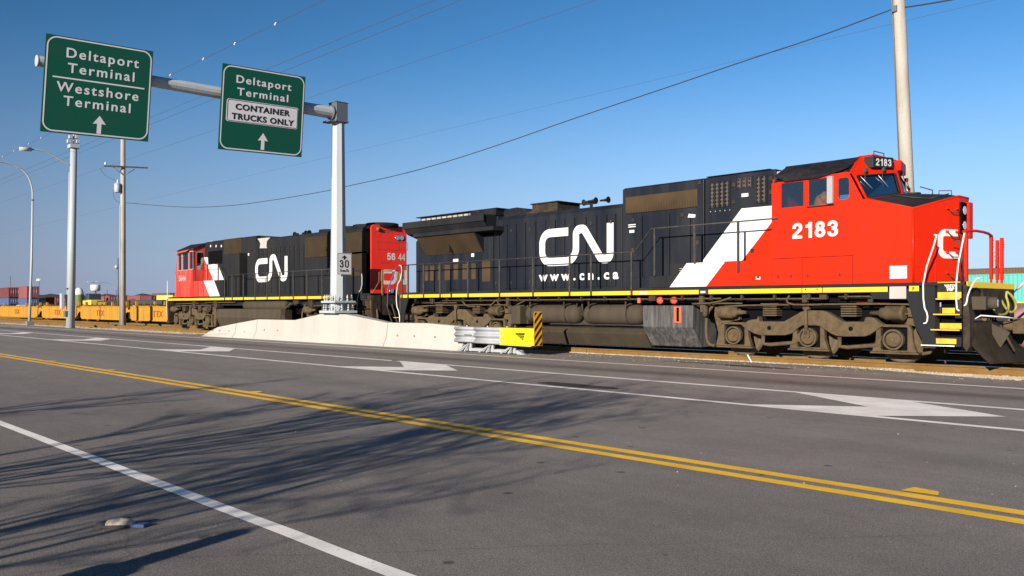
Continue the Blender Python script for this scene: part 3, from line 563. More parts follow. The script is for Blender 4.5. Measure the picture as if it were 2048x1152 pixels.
def green_sign(c0, w, h, label, rows, rule=None, panel=None, arrow=None):
    X = PX + .33; a = Vector((0, 3.22, .10)).normalized(); up = Vector((0, .17, 3.0)).normalized(); org = Vector((X, c0[0], c0[1]))   # lower near corner
    t = thing('road_sign', label, 'sign', tuple(org), 'green signs hung on the gantry')
    P = lambda p, q, k=0: org + a * p + up * q + Vector((k, 0, 0))
    b = MB(); b.prism([P(0, 0), P(w, 0), P(w, h), P(0, h)], (.05, 0, 0)); b.build('sign_panel', 'sign_green', t)
    b = MB()
    for q in (.28, .72): b.prism([P(.1, h * q, -.09), P(w - .1, h * q, -.09), P(w - .1, h * q + .1, -.09), P(.1, h * q + .1, -.09)], (.09, 0, 0))
    b.build('stiffener', 'galv_dark', t)
    b = MB(); m_, r = .055, .28; loop = [(m_, h / 2), (m_, m_, r), (w - m_, m_, r), (w - m_, h - m_, r), (m_, h - m_, r), (m_, h / 2)]
    ribbon(b, loop, .042, org + Vector((.053, 0, 0)), a, up); b.build('border', 'sign_white', t)
    for s, p, q, sz, sx in rows: text('lettering', s, sz, 'sign_white', t, P(p * w, q * h, .054), a, up, sx=sx * 1.27, sp=1.24, al='CENTER', off=.006)
    if rule: b = MB(); b.prism([P(.25, rule * h, .052), P(w - .22, rule * h, .052), P(w - .22, rule * h + .045, .052), P(.25, rule * h + .045, .052)], (.004, 0, 0)); b.build('rule', 'sign_white', t)
    if panel:
        q0, q1 = panel; b = MB(); A, B = .22, w - .24; b.prism([P(A, q0 * h + .05, .052), P(A + .05, q0 * h, .052), P(B - .05, q0 * h, .052), P(B, q0 * h + .05, .052), P(B, q1 * h - .05, .052), P(B - .05, q1 * h, .052), P(A + .05, q1 * h, .052), P(A, q1 * h - .05, .052)], (.010, 0, 0)); pp = b.build('supplementary_panel', 'sign_white', t)
        b = MB(); ribbon(b, [(A + .03, q0 * h + .3), (A + .03, q0 * h + .03, .07), (B - .03, q0 * h + .03, .07), (B - .03, q1 * h - .03, .07), (A + .03, q1 * h - .03, .07), (A + .03, q0 * h + .3)], .02, org + Vector((.063, 0, 0)), a, up); b.build('panel_border', 'sign_black', pp)
        for s, p, q, sz, sx in (('CONTAINER', .49, .485, .29, 1.18), ('TRUCKS ONLY', .50, .37, .29, 1.14)): text('panel_lettering', s, sz, 'sign_black', pp, P(p * w, q * h, .066), a, up, sx=sx, sp=1.12, al='CENTER', off=.010)
    cx, q0, q1 = arrow; cx *= w; q0 *= h; q1 *= h; aw = .20; hd = q1 - (q1 - q0) * .47
    b = MB(); b.prism([P(cx - .065, q0, .052), P(cx + .065, q0, .052), P(cx + .065, hd + .02, .052), P(cx + aw, hd, .052), P(cx, q1, .052), P(cx - aw, hd, .052), P(cx - .065, hd + .02, .052)], (.004, 0, 0)); b.build('arrow', 'sign_white', t)
    settle(t)
green_sign((7.65, 6.80), 3.24, 3.02, 'large green sign for two terminals, nearest the tip of the gantry arm',
           [('Deltaport', .52, .79, .43, .82), ('Terminal', .52, .635, .43, .84), ('Westshore', .50, .43, .43, .82), ('Terminal', .50, .29, .43, .84)], rule=.565, arrow=(.52, .03, .22))
green_sign((13.30, 6.96), 3.26, 3.04, 'green sign with a white container trucks panel, nearest the gantry post',
           [('Deltaport', .49, .80, .385, .90), ('Terminal', .49, .655, .385, .93)], panel=(.335, .60), arrow=(.51, .04, .24))
# speed sign on the post, facing the traffic like the green signs
XS = PX + .36; a0 = endp(674, 549, XS); a1 = endp(703, 507, XS)
t = thing('speed_sign', 'small white 30 km/h plate strapped to the gantry post', 'sign', (XS, a0[0], a0[1]))
w, h = a1[0] - a0[0], a1[1] - a0[1]; fy, fz = a0
AX = Vector((0, 1, 0)); UP = Vector((0, 0, 1)); O = Vector((XS + .012, fy, fz))
b = MB(); b.box(XS, XS + .01, fy, fy + w, fz, fz + h); b.build('plate', 'sign_white', t)
b = MB(); ribbon(b, [(.02, h / 2), (.02, .02, .03), (w - .02, .02, .03), (w - .02, h - .02, .03), (.02, h - .02, .03), (.02, h / 2)], .010, O, AX, UP); b.build('border', 'sign_black', t)
digits('lettering', '30', .31, 'sign_black', t, (XS + .014, fy + w * .15, fz + h * .32), AX, UP, wd=1.06, st=.15, gap=.16)
text('lettering', 'km/h', .17, 'sign_black', t, (XS + .016, fy + w * .5, fz + h * .13), AX, UP, sx=1.0, sp=1.2, al='CENTER', off=.0)
b = MB(); c = fy + w / 2; q = fz + h * .76; k = w * .22; b.px([(c - k, q), (c, q + .12), (c + k, q), (c + k * .5, q + .02), (c + k * .3, q + .03), (c + k * .25, q - .05), (c - k * .25, q - .05), (c - k * .3, q + .03), (c - k * .5, q + .02)], XS + .012, XS + .016); b.build('arrow', 'sign_black', t)
b = MB(); b.box(XS - .1, XS, fy + w * .4, fy + w * .6, fz + h * .2, fz + h * .25); b.box(XS - .1, XS, fy + w * .4, fy + w * .6, fz + h * .75, fz + h * .8); b.build('bracket', 'galv_dark', t)
settle(t)

# ------------------------------------------------------------------ shared locomotive pieces
YS0, YH, YC, YF = 19.40, 20.05, 20.95, 22.50      # near side, hood side, centre line, far side of the train
def K(u0, v0, s, Y): return lambda x, y: side(u0 + x / s, v0 + y / s, Y)
def holed_map(mb, outer, holes, f):
    loops = [outer] + holes; vs = [p for lp in loops for p in lp]; n = len(vs)
    tris = tessellate_polygon([[Vector((a, b_, 0)) for a, b_ in lp] for lp in loops])
    mb.add([f(a, b_, 0) for a, b_ in vs] + [f(a, b_, 1) for a, b_ in vs], [t for t in tris] + [tuple(i + n for i in t) for t in tris])
    o = len(mb.v) - 2 * n; k = 0
    for lp in loops:
        c = len(lp)
        for i in range(c): j = (i + 1) % c; mb.face((o + k + i, o + k + j, o + n + k + j, o + n + k + i))
        k += c
def rrect(x0, x1, z0, z1, r=.04, n=3):
    P = []
    for cx, cz, g in ((x1 - r, z1 - r, 0), (x0 + r, z1 - r, 90), (x0 + r, z0 + r, 180), (x1 - r, z0 + r, 270)):
        for k in range(n + 1): a = R(g + 90 * k / n); P.append((cx + r * math.cos(a), cz + r * math.sin(a)))
    return P
def clip_rect(poly, x0, x1, z0, z1):
    for ax, lim, sg in ((0, x0, -1), (0, x1, 1), (1, z0, -1), (1, z1, 1)): poly = clip(poly, ax, lim, sg) if poly else poly
    return poly
def make_truck(root):
    A, B_ = K(1430, 590, 7.585, 19.72), K(1680, 590, 7.585, 19.72)
    b = MB(); xr = -8.30; xl = -12.43; xm = (xl + xr) / 2
    beam = [A(395, 435), A(480, 420), A(510, 392), A(570, 372), A(650, 368), A(672, 318), A(690, 400), A(1060, 402), A(1330, 250), A(1400, 232), A(1640, 235), A(1720, 262), A(1960, 408), A(2040, 405),
            B_(380, 405), B_(392, 345), B_(430, 335), B_(520, 345), B_(600, 410), B_(682, 455), B_(530, 560), B_(470, 600), B_(390, 628), A(1960, 630), A(1860, 620), A(1780, 588), A(1610, 478), A(1560, 458), A(1345, 458), A(1290, 490), A(1190, 575), A(1080, 610), A(700, 610), A(600, 580), A(480, 510)]
    b.py(beam, 19.66, 19.86); T = b.build('truck', 'truck_dust', root, .012); b = MB(); b.py(beam, 22.04, 22.24); b.build('far_side_frame', 'truck_dust', T, .012)
    for p in (A(840, 500), B_(180, 512)): q = MB(); q.cyl((p[0], 19.655, p[1]), (p[0], 19.70, p[1]), .055, n=12); q.build('frame_hole', 'dark_gap', T)  # dark discs painted for the shade in the beam holes; nothing is cut
    def ped(cx, z0, m=1):
        q = MB(); P = [(cx - .62, z0 + .02), (cx + .62, z0 + .02), (cx + .62, .50), (cx + .56, .86), (cx + .30, 1.02), (cx - .30, 1.02), (cx - .58, .84), (cx - .62, .50)]
        hole = rrect(cx - .30, cx + .30, .46, .98, .03)
        q.holed([(cx - .50, .42), (cx + .50, .42), (cx + .42, .66), (cx + .40, .90), (cx + .33, 1.04), (cx - .33, 1.04), (cx - .40, .90), (cx - .42, .66)], [hole], 19.70, 19.82)
        q.box(cx - .54, cx + .54, 19.68, 19.84, .375, .415); q.box(cx - .34, cx + .34, 19.69, 19.82, .985, 1.02); return q
    for cx in (xl, xm, xr):
        ped(cx, .4).build('pedestal', 'truck_dust', T, .006)
        q = MB(); q.lathe((cx, 19.62, .70), (0, 1, 0), [(0, .15), (.02, .165), (.06, .17), (.06, .172)], 20); q.holed([(cx + .235 * math.cos(g * .314), .70 + .235 * math.sin(g * .314)) for g in range(20)], [[(cx + .195 * math.cos(g * .314), .70 + .195 * math.sin(g * .314)) for g in range(20)]], 19.64, 19.74)
        q.lathe((cx, 19.60, .70), (0, 1, 0), [(0, .05), (.03, .06)], 10)
        for k in range(3): g = k * 2.09 + .5; q.cyl((cx + .1 * math.cos(g), 19.60, .70 + .1 * math.sin(g)), (cx + .1 * math.cos(g), 19.63, .70 + .1 * math.sin(g)), .02, n=6)
        jb_ = q.build('journal_box', 'truck_dust', T); q = MB(); q.cyl((cx, 19.70, .70), (cx, 19.72, .70), .20, n=20); q.box(cx - .31, cx + .31, 19.80, 19.85, .45, .99); q.build('bearing_shade', 'dark_gap', jb_)  # black disc and back plate stand in for shade round the bearing
        q = MB()
        for y, s in ((20.13, 1), (21.77, -1)): q.lathe((cx, y, .69), (0, s, 0), [(0, .10), (0, .16), (.03, .20), (.035, .42), (0, .46), (0, .53), (.10, .535), (.11, .56), (.14, .56)], 36)
        q.cyl((cx, 20.2, .69), (cx, 21.7, .69), .09, n=10); q.build('wheel', 'wheel_steel', T)
    for cx in (xm - 1.02, xm + 1.03):
        q = MB()
        for k in range(5): q.box(cx - .19, cx + .19, 19.66, 19.95, 1.215 + k * .055, 1.247 + k * .055)
        q.box(cx - .25, cx + .25, 19.65, 20.2, 1.485, 1.53); sp_ = q.build('spring_pack', 'truck_dust', T); q = MB(); q.box(cx - .165, cx + .165, 19.70, 19.93, 1.2, 1.48); q.build('spring_shade', 'dark_gap', sp_)  # black block behind the plates draws the shade between them
    q = MB(); q.lathe((xl - .42, 19.62, 1.30), (1, .05, 0), [(0, .12), (.03, .16), (.42, .165), (.43, .14), (.52, .13), (.56, .07), (.8, .04)], 16); q.build('brake_cylinder', 'truck_dust', T)
    q = MB(); q.lathe((xr + .30, 19.58, 1.30), (-1, .05, 0), [(0, .13), (.02, .17), (.06, .175), (.07, .165), (.42, .165), (.46, .13), (.55, .12), (.58, .06), (.8, .04)], 16); q.tube([(xr + .28, 19.56, 1.28), (xr + .5, 19.56, 1.28), (xr + .55, 19.56, 1.38), (xr + .5, 19.56, 1.5)], .016, round_=1); q.build('brake_cylinder', 'truck_dust', T)
    q = MB(); q.tube([(xl - .30, 19.66, 1.40), (xl - .2, 19.62, 1.47), (xm, 19.60, 1.50), (xr + .3, 19.62, 1.51), (xr + .45, 19.66, 1.46)], .022, 6, 1); q.build('brake_pipe', 'truck_dust', T)
    for sx in (-1, 1):
        q = MB(); x = xm + sx * (xr - xm + .86); q.tube([(x - sx * .25, 19.75, 1.55), (x, 19.72, 1.25), (x + sx * .02, 19.72, .75), (x - sx * .04, 19.72, .45), (x - sx * .25, 19.74, .40)], .045, 6, 1)
        x = xm + sx * (xr - xm); P = [(x + sx * .3, 1.46), (x + sx * .66, 1.46), (x + sx * .68, 1.2), (x + sx * .55, .75), (x + sx * .62, .42), (x + sx * .40, .42), (x + sx * .34, .8), (x + sx * .45, 1.0), (x - sx * .1, 1.1), (x - sx * .1, 1.46)]
        q.py(P, 19.80, 19.92)
        q.build('end_frame', 'truck_dust', T, .01)
    for x0 in (xl + .95, xm + .9):
        q = MB(); q.tube([(x0 - .12, 19.72, .72), (x0 - .1, 19.70, .50), (x0 + .1, 19.70, .49), (x0 + .75, 19.72, .56), (x0 + .82, 19.72, .60), (x0 + .84, 19.74, .78)], .05, 7); q.build('brake_rod', 'truck_dust', T)
    q = MB(); q.tube([(xm - .02, 19.60, 1.44), (xm - .0, 19.60, .78)], .045, 8); q.box(xm - .08, xm + .08, 19.58, 19.68, .70, .88); q.box(xm - .08, xm + .08, 19.58, 19.68, 1.38, 1.50); q.build('damper', 'truck_dust', T)
    q = MB(); q.box(xl - .5, xr + .5, 20.3, 21.6, .55, 1.25); q.box(xl - .75, xr + .75, 19.98, 20.02, .95, 1.5); q.build('bolster', 'dark_gap', T)  # bolster and backing plate blackened in colour for the shade between frames
    return T
def rail_posts(root, xs, ztop, zbot, y=YS0 - .012, m='handrail_black', w=.028):
    for x in xs:
        b = MB(); b.box(x - w, x + w, y - .03, y + .02, zbot, ztop); b.build('handrail_post', m, root, .006)
def latch(b, x, z, y): b.box(x - .025, x + .025, y - .03, y, z - .05, z + .05); b.tube([(x, y - .035, z), (x + .04, y - .045, z - .05)], .010, 5)

# ------------------------------------------------------------------ the leading locomotive
L = thing('locomotive', 'large red, white and black locomotive numbered 2183, nose to the right', 'locomotive', (-16.7, YC, .16), 'locomotives coupled in the train')
XR, XF = -26.69, -6.67
b = MB(); b.box(XR, XF - .02, YS0 + .005, YF - .005, 1.895, 1.975); b.box(XR + .05, -8.5, YS0 + .01, 19.46, 1.76, 1.90); b.build('underframe', 'old_black_paint', L, .006)
b = MB(); b.box(-24.5, -8.6, 20.25, 21.65, 1.15, 1.56); b.box(XR + .05, XF - .5, 19.75, 22.15, 1.55, 1.895); b.build('centre_sill', 'dark_gap', L)  # sill coloured near-black for the shade under the deck
segs = [(-26.68, -24.2), (-24.17, -23.72), (-23.62, -13.32), (-13.02, -10.38), (-10.36, -9.86), (-9.84, -8.31)]
for x0, x1 in segs: b = MB(); b.box(x0, x1, YS0 - .004, YS0 + .004, 1.780, 1.893); b.build('sill_stripe', 'yellow_paint', L)
b = MB(); b.box(-7.84, -7.63, YS0 - .004, YS0 + .004, 1.785, 1.90); b.build('sill_stripe', 'yellow_paint', L)
text('letter_f', 'F', .10, 'sign_black', L, (-7.77, YS0 - .006, 1.805), (1, 0, 0), (0, 0, 1), off=.003)
b = MB(); b.box(-8.27, -7.90, YS0 - .012, YS0, 1.62, 1.895); b.build('builder_plate', 'concrete', L, .01)
b = MB(); b.box(-13.30, -13.04, YS0 - .02, YS0 + .01, 1.775, 1.89); b.build('sill_light_box', 'underframe', L); b = MB(); b.box(-13.25, -13.10, YS0 - .026, YS0 - .02, 1.805, 1.86); b.build('sill_light', 'logo_white', L)
b = MB(); b.box(-15.28, -15.02, YS0 - .009, YS0, 1.80, 1.86); b.build('sill_placard', 'logo_white', L)
b = MB()
for x in (-24.05, -23.9, -10.28, -9.98): b.box(x - .012, x + .012, YS0 - .008, YS0, 1.84, 1.875)
b.build('sill_slot', 'dark_gap', L)
# red oxide stencil marks on the stripe
for x, s in ((-9.62, 'MEDIUM DUTY'), (-9.16, 'JACKING PAD'), (-25.9, 'LUBE OIL FILL')): text('stencil', s, .035, 'marker_orange', L, (x, YS0 - .007, 1.82), (1, 0, 0), (0, 0, 1))
# hood
def hood(name, x0, x1, ztop, m='black_paint', ch=.10, z0=1.97, yh=YH):
    b = MB(); f = 2 * YC - yh; b.px([(yh, z0), (yh, ztop - ch), (yh + ch, ztop), (f - ch, ztop), (f, ztop - ch), (f, z0)], x0, x1); return b.build(name, m, L, .015, 2)
hood('radiator_hood', -26.59, -22.12, 4.02)
hood('engine_hood', -22.10, -16.47, 4.53, ch=.14)
hood('auxiliary_hood', -16.45, -13.60, 4.94, ch=.03); hood('intake_hood', -13.565, -11.45, 4.965, ch=.03)
b = MB(); b.box(-16.42, -13.62, YH + .05, 2 * YC - YH - .05, 4.945, 4.96); b.box(-13.5, -11.6, YH - .02, 2 * YC - YH + .02, 4.968, 4.985); b.build('roof_panel', 'roof_black', L)
b = MB(); b.box(-11.45, -11.19, YH + .08, 2 * YC - YH - .08, 1.97, 4.90); b.build('hood_end', 'logo_grey', L)
# hood doors, each a shallow leaf with a latch
dl = [side(988 + 0, 500, YH)[0]] + [side(u, 500, YH)[0] for u in (999, 1014.6, 1033, 1051, 1072, 1092, 1111, 1130, 1150, 1173, 1194, 1214, 1232)]
for i in range(len(dl) - 1):
    x0, x1 = dl[i] + .018, dl[i + 1] - .018; b = MB(); b.box(x0, x1, YH - .012, YH + .01, 2.06, 4.18 if i < 6 else 4.24); b.build('hood_door', 'black_paint', L, .003)
for i in range(0, len(dl) - 1, 2):
    for z in (4.0, 2.25): b = MB(); latch(b, (dl[i] + dl[i + 1]) / 2, z, YH - .012); b.build('door_latch', 'handrail_black', L)
for k_, x in enumerate(dl): b = MB(); b.box(x - .013, x + .013, YH - .0145, YH, 2.04, 4.22); b.build('door_seam', 'dark_gap', L)
for x in (-15.70, -14.735, -14.035): b = MB(); b.box(x - .010, x + .010, YH - .0125, YH, 2.3, 4.07); b.build('door_seam', 'dark_gap', L)
b = MB(); b.box(-13.592, -13.572, YH - .005, YH + .05, 1.98, 4.92); b.build('hood_joint', 'dark_gap', L)
for x0, x1, z0, z1 in ((-16.35, -15.72, 2.3, 4.05), (-15.68, -14.75, 2.3, 4.05), (-14.72, -14.05, 2.65, 4.1), (-14.02, -13.66, 2.65, 4.1), (-12.62, -11.98, 3.62, 4.55)):
    b = MB(); b.box(x0, x1, YH - .010, YH + .01, z0, z1); b.build('hood_door', 'black_paint', L, .003)
for x, z in ((-16.05, 3.98), (-16.05, 3.1), (-14.3, 4.0), (-13.8, 3.2), (-13.72, 4.85), (-12.65, 4.68), (-12.65, 4.22), (-11.56, 4.72), (-11.56, 4.38), (-12.1, 2.9)): b = MB(); b.box(x - .05, x + .05, YH - .03, YH, z - .05, z + .06); b.build('door_latch', 'underframe', L)
for x0, x1, z0, z1 in ((-16.22, -15.95, 3.84, 3.87), (-16.22, -15.95, 3.78, 3.81), (-16.18, -16.0, 3.62, 3.70), (-12.42, -12.22, 4.33, 4.42)): b = MB(); b.box(x0, x1, YH - .018, YH - .010, z0, z1); b.build('placard', 'logo_white', L)
b = MB(); b.py([(-14.08, 4.02), (-13.86, 3.98), (-13.88, 3.90), (-14.12, 3.92)], YH - .018, YH - .01); b.build('placard', 'logo_white', L)
# screens and vents
b = MB(); b.box(-16.32, -13.80, YH - .03, YH + .01, 4.19, 4.68); b.build('filter_screen', 'rad_screen', L, .01)
def bars(x0, x1, z0, z1, n):
    b = MB(); b.box(x0, x1, YH - .012, YH + .01, z0, z1); o = b.build('intake_screen', 'intake_screen', L)
    c = MB(); w = (x1 - x0) / n
    for k in range(n + 1): c.box(x0 + k * w - .028, x0 + k * w + .028, YH - .03, YH, z0 - .02, z1 + .02)
    c.build('screen_mullions', 'black_paint', o)
bars(-13.40, -12.79, 4.13, 4.79, 4); bars(-12.57, -12.11, 4.57, 4.83, 3); bars(-12.00, -11.70, 4.14, 4.81, 2)
for k in range(5): b = MB(); b.ball((-13.38 + .15 * k, YH - .01, 4.02), .018, 6); b.build('drain_bolt', 'aluminium', L)
A4 = K(790, 380, 4.357, YH)
for x0, x1 in ((262, 290), (308, 346), (375, 398), (434, 482), (514, 552), (590, 632), (668, 706)):
    a, c = A4(x0, 650), A4(x1, 795); b = MB(); b.box(a[0], c[0], YH - .015, YH + .01, 2.42, 2.98); b.build('vent_screen', 'rad_screen', L)
a, c = A4(762, 635), A4(832, 808); b = MB(); b.box(a[0], c[0], YH - .02, YH + .01, 2.32, 3.08); b.build('vent_screen', 'rad_screen', L)
for xa, xb in ((245, 300), (300, 370), (370, 430), (430, 490), (490, 560), (560, 640), (640, 720), (745, 850)):
    a, c = A4(xa + 3, 0)[0], A4(xb - 3, 0)[0]; b = MB(); b.box(a, c, YH - .008, YH + .01, 2.06, 3.28); b.build('hood_door', 'black_paint', L, .003)
for x, y, w in ((532, 617, 44), (680, 567, 24)): a, c = A4(x - w / 2, y - 14), A4(x + w / 2, y + 14); b = MB(); b.box(a[0], c[0], YH - .02, YH - .01, c[1], a[1]); b.build('placard', 'logo_white', L)
# radiator wings
b = MB(); f = 2 * YC
b.px([(19.44, 4.37), (19.44, 4.59), (19.9, 4.60), (f - 19.9, 4.60), (f - 19.44, 4.59), (f - 19.44, 4.37), (f - 19.60, 4.16), (f - YH, 4.02), (YH, 4.02), (19.60, 4.16)], -26.55, -22.03); b.box(-26.6, -21.98, 19.41, 19.45, 4.36, 4.60); b.build('radiator_wing', 'old_black_paint', L, .01)
b = MB(); b.px([(19.53, 4.03), (19.53, 4.165), (19.70, 4.18), (YH, 4.18), (YH, 4.02), (19.6, 4.02)], -26.1, -21.62); b.build('wing_ledge', 'old_black_paint', L, .008)
b = MB(); b.prism([(-25.95, 19.60, 4.03), (-22.70, 19.60, 4.03), (-22.70, 20.03, 3.36), (-25.95, 20.03, 3.36)], (0, .03, .02)); b.build('radiator_screen', 'rad_screen', L)
b = MB(); b.prism([(-22.70, 19.60, 4.03), (-22.70, YH, 4.03), (-22.70, YH, 3.33)], (.03, 0, 0)); b.build('screen_side', 'old_black_paint', L); b = MB(); b.prism([(-25.98, 19.60, 4.03), (-25.98, YH, 4.03), (-25.98, YH, 3.33)], (.03, 0, 0)); b.build('screen_side', 'old_black_paint', L); b = MB(); b.box(-24.3, -24.27, 19.8, YH, 3.4, 4.0); b.build('screen_divider', 'old_black_paint', L)
b = MB(); b.box(-26.3, -22.55, 20.05, 21.85, 4.60, 4.80); b.build('fan_housing', 'tank_grey', L)
b = MB()
for k in range(12): x = -26.2 + k * .31; b.box(x, x + .23, 20.02, 20.05, 4.63, 4.76)
b.build('fan_louvre', 'pole_wood', L)
b = MB(); b.box(-26.45, -21.9, 19.95, 21.95, 4.81, 4.84); b.build('fan_housing_top', 'roof_black', L)
b = MB(); b.box(-23.3, -21.95, 19.96, 21.94, 4.60, 4.81); b.build('roof_cover', 'roof_black', L)
b = MB(); b.py([(-22.1, 4.53), (-22.1, 4.80), (-21.35, 4.83), (-20.8, 4.72), (-20.15, 4.53)], 20.35, 21.55); b.box(-22.1, -21.98, YH + .02, 21.83, 4.0, 4.62); b.build('silencer_cover', 'roof_black', L, .02)
a, c = side(1062, 425, 20.3), side(1118, 408, 20.3)
b = MB(); b.box(a[0] + .05, c[0] - .08, 20.3, 21.4, 4.53, 4.84); b.box(a[0], c[0], 20.25, 21.45, 4.84, 4.875); b.box(a[0] - .15, c[0] + .0, 20.22, 21.5, 4.53, 4.62); b.build('exhaust_stack', 'underframe', L, .01)
# horn
hx = side(1185, 410, 20.6)[0]; b = MB(); b.cyl((hx - .05, 20.6, 4.53), (hx - .05, 20.6, 4.70), .05, n=8); b.box(hx - .35, hx + .15, 20.55, 20.65, 4.68, 4.74); b.build('horn_stand', 'roof_black', L)
for dx, dy, dr in ((-.1, -.05, 1), (.28, .1, 1), (-.1, .12, -1)):
    b = MB(); x = hx + dx; b.lathe((x, 20.55 + dy, 4.77), (dr, 0, 0), [(0, .03), (.16, .035), (.27, .06), (.33, .105), (.34, .10)], 14); b.build('horn', 'roof_black', L)
# lettering on the hood: linked C and N drawn with one stroke width
def cn_logo(parent, x0, x1, zb, zc, zt, w, yy, m='logo_white', flip=1):
    s = (x1 - x0) / 3.13; c = x0 + w / 2
    pts = [(x0 + 1.28 * s, zc - w / 2), (c, zc - w / 2, .36 * s), (c, zb + w / 2, .36 * s), (x0 + 1.64 * s, zb + w / 2, .40 * s), (x0 + 1.64 * s, zc - .02 * s - w / 2 + .04 * s, .20 * s), (x0 + 1.90 * s, zc + .17 * s, .18 * s), (x0 + 2.75 * s, zb - .05 * s + w / 2, .24 * s), (x1 - w / 2, zb - .02 * s + w / 2, .28 * s), (x1 - w / 2, zt)]
    b = MB(); ribbon(b, pts, w, (0, yy, 0), (1, 0, 0), (0, 0, 1), 0); return b.build('railway_logo', m, parent)
lg = MB(); w = .262
pts = [(-18.64, 3.815), (-19.79, 3.815, .34), (-19.79, 2.885, .34), (-18.31, 2.875, .42), (-18.31, 3.86, .22), (-17.98, 3.86, .13), (-17.27, 2.89, .22), (-16.92, 2.89, .30), (-16.92, 3.97)]
ribbon(lg, pts, w, (0, YH - .0165, 0), (1, 0, 0), (0, 0, 1), 0, seg=8); lg.build('railway_logo', 'logo_white', L)
text('web_address', 'www.cn.ca', .40, 'logo_white', L, (-19.92, YH - .016, 2.285), (1, 0, 0), (0, 0, 1), off=.014, sx=1.22, sp=1.60, ext=.001)
# white flash and red panels on hood and the low side box
b = MB(); b.py([(-12.42, 4.03), (-11.46, 4.03), (-11.46, 3.70), (-12.46, 2.60), (-13.72, 2.60)], YH - .016, YH - .013); b.build('white_flash', 'logo_white', L)
b = MB(); b.py([(-11.46, 3.70), (-12.46, 2.60), (-11.46, 2.60)], YH - .016, YH - .013); b.build('red_field', 'red_paint', L)
b = MB(); b.box(-14.28, -11.19, YS0 + .02, YH - .002, 1.975, 2.62); b.box(-15.0, -14.28, YS0 + .02, YH - .002, 1.975, 2.30); b.build('side_box', 'old_black_paint', L, .01)
b = MB(); b.py([(-13.72, 2.615), (-12.52, 2.615), (-13.10, 1.98), (-14.28, 1.98)], YS0 + .014, YS0 + .018); b.build('white_flash', 'logo_white', L)
b = MB(); b.py([(-12.52, 2.615), (-11.19, 2.615), (-11.19, 1.98), (-13.10, 1.98)], YS0 + .014, YS0 + .018); b.build('red_field', 'red_paint', L)
b = MB()
for x0 in (-13.95, -13.35):
    for k in range(5): b.box(x0, x0 + .42, YS0 + .008, YS0 + .014, 2.25 + k * .055, 2.262 + k * .055)
b.build('box_louvre', 'concrete', L)
b = MB(); b.box(-11.62, -11.50, YS0 + .008, YS0 + .014, 2.13, 2.20); b.build('placard', 'logo_white', L)
# handrails
b = MB(); b.tube([(-26.57, YS0 - .03, 3.0), (-15.45, YS0 - .03, 3.0), (-14.87, YS0 - .03, 3.62), (-11.0, YS0 - .03, 3.62)], .020, 8); b.build('handrail', 'handrail_black', L)
b = MB(); b.tube([(-26.57, YF + .02, 3.0), (-15.45, YF + .02, 3.0), (-14.87, YF + .02, 3.62), (-11.1, YF + .02, 3.62)], .020, 8); b.build('handrail', 'handrail_black', L)
rail_posts(L, [side(u, 0, YS0)[0] for u in (805, 817, 848, 881, 937, 1000, 1067, 1140, 1183, 1264)], 3.0, 1.775)
rail_posts(L, [side(1310, 0, YS0)[0]], 3.62, 2.3); rail_posts(L, [side(1390, 0, YS0)[0]], 3.62, 2.6); rail_posts(L, [side(1477, 0, YS0)[0]], 3.62, 2.33)
rail_posts(L, [-26.2, -23.5, -20.5, -17.5, -15.5], 3.0, 1.95, YF)
# ------------- cab
CX0, CX1 = -11.18, -7.76
out = [(CX0, 1.975), (CX0, 4.50), (-9.25, 4.57), (-9.12, 4.50), (-8.82, 3.92), (-7.76, 3.60), (-7.76, 1.975)]
wins = [rrect(-10.93, -10.33, 3.87, 4.47, .02), rrect(-10.21, -9.64, 3.86, 4.48, .02), rrect(-9.47, -9.20, 3.94, 4.44, .07)]
for y0, y1 in ((YS0, YS0 + .05), (YF - .05, YF)):
    b = MB(); b.holed(out, wins, y0, y1); b.build('cab_side', 'red_paint', L, .006)
    for x0, x1, z0, z1 in ((-10.94, -10.32, 3.86, 4.48), (-10.22, -9.63, 3.85, 4.49), (-9.48, -9.19, 3.93, 4.45)):
        b = MB(); b.box(x0, x1, (y0 + y1) / 2 - .004, (y0 + y1) / 2 + .004, z0, z1); b.build('side_window', 'side_glass', L)
b = MB()
for z in (2.62,): b.box(CX0 + .02, -9.1, YS0 - .003, YS0, z, z + .012)
for x in (-10.37, -9.12): b.box(x, x + .010, YS0 - .003, YS0, 1.98, 2.62)
b.build('panel_joint', 'dark_gap', L)
for x in (-11.55, -11.0, -10.65, -10.22, -9.42): b = MB(); b.lathe((x, YS0 - .02, 2.19), (0, 1, 0), [(0, .02), (.005, .035), (.02, .035)], 8); b.box(x - .012, x + .012, YS0 - .03, YS0 - .02, 2.18, 2.25); b.build('access_latch', 'latch_dark', L)
b = MB()
for x in (-8.88, -8.82): b.box(x, x + .035, YS0 - .006, YS0, 3.28, 3.33)
b.build('small_fitting', 'latch_dark', L)
b = MB(); b.box(-8.265, -7.885, YS0 - .006, YS0 + .001, 2.07, 2.355); b.build('notice_plate', 'sign_white', L)
digits('road_number', '2183', .375, 'logo_white', L, (-10.62, YS0 - .001, 3.095), (1, 0, 0), (0, 0, 1), wd=1.20, st=.19, gap=.13)
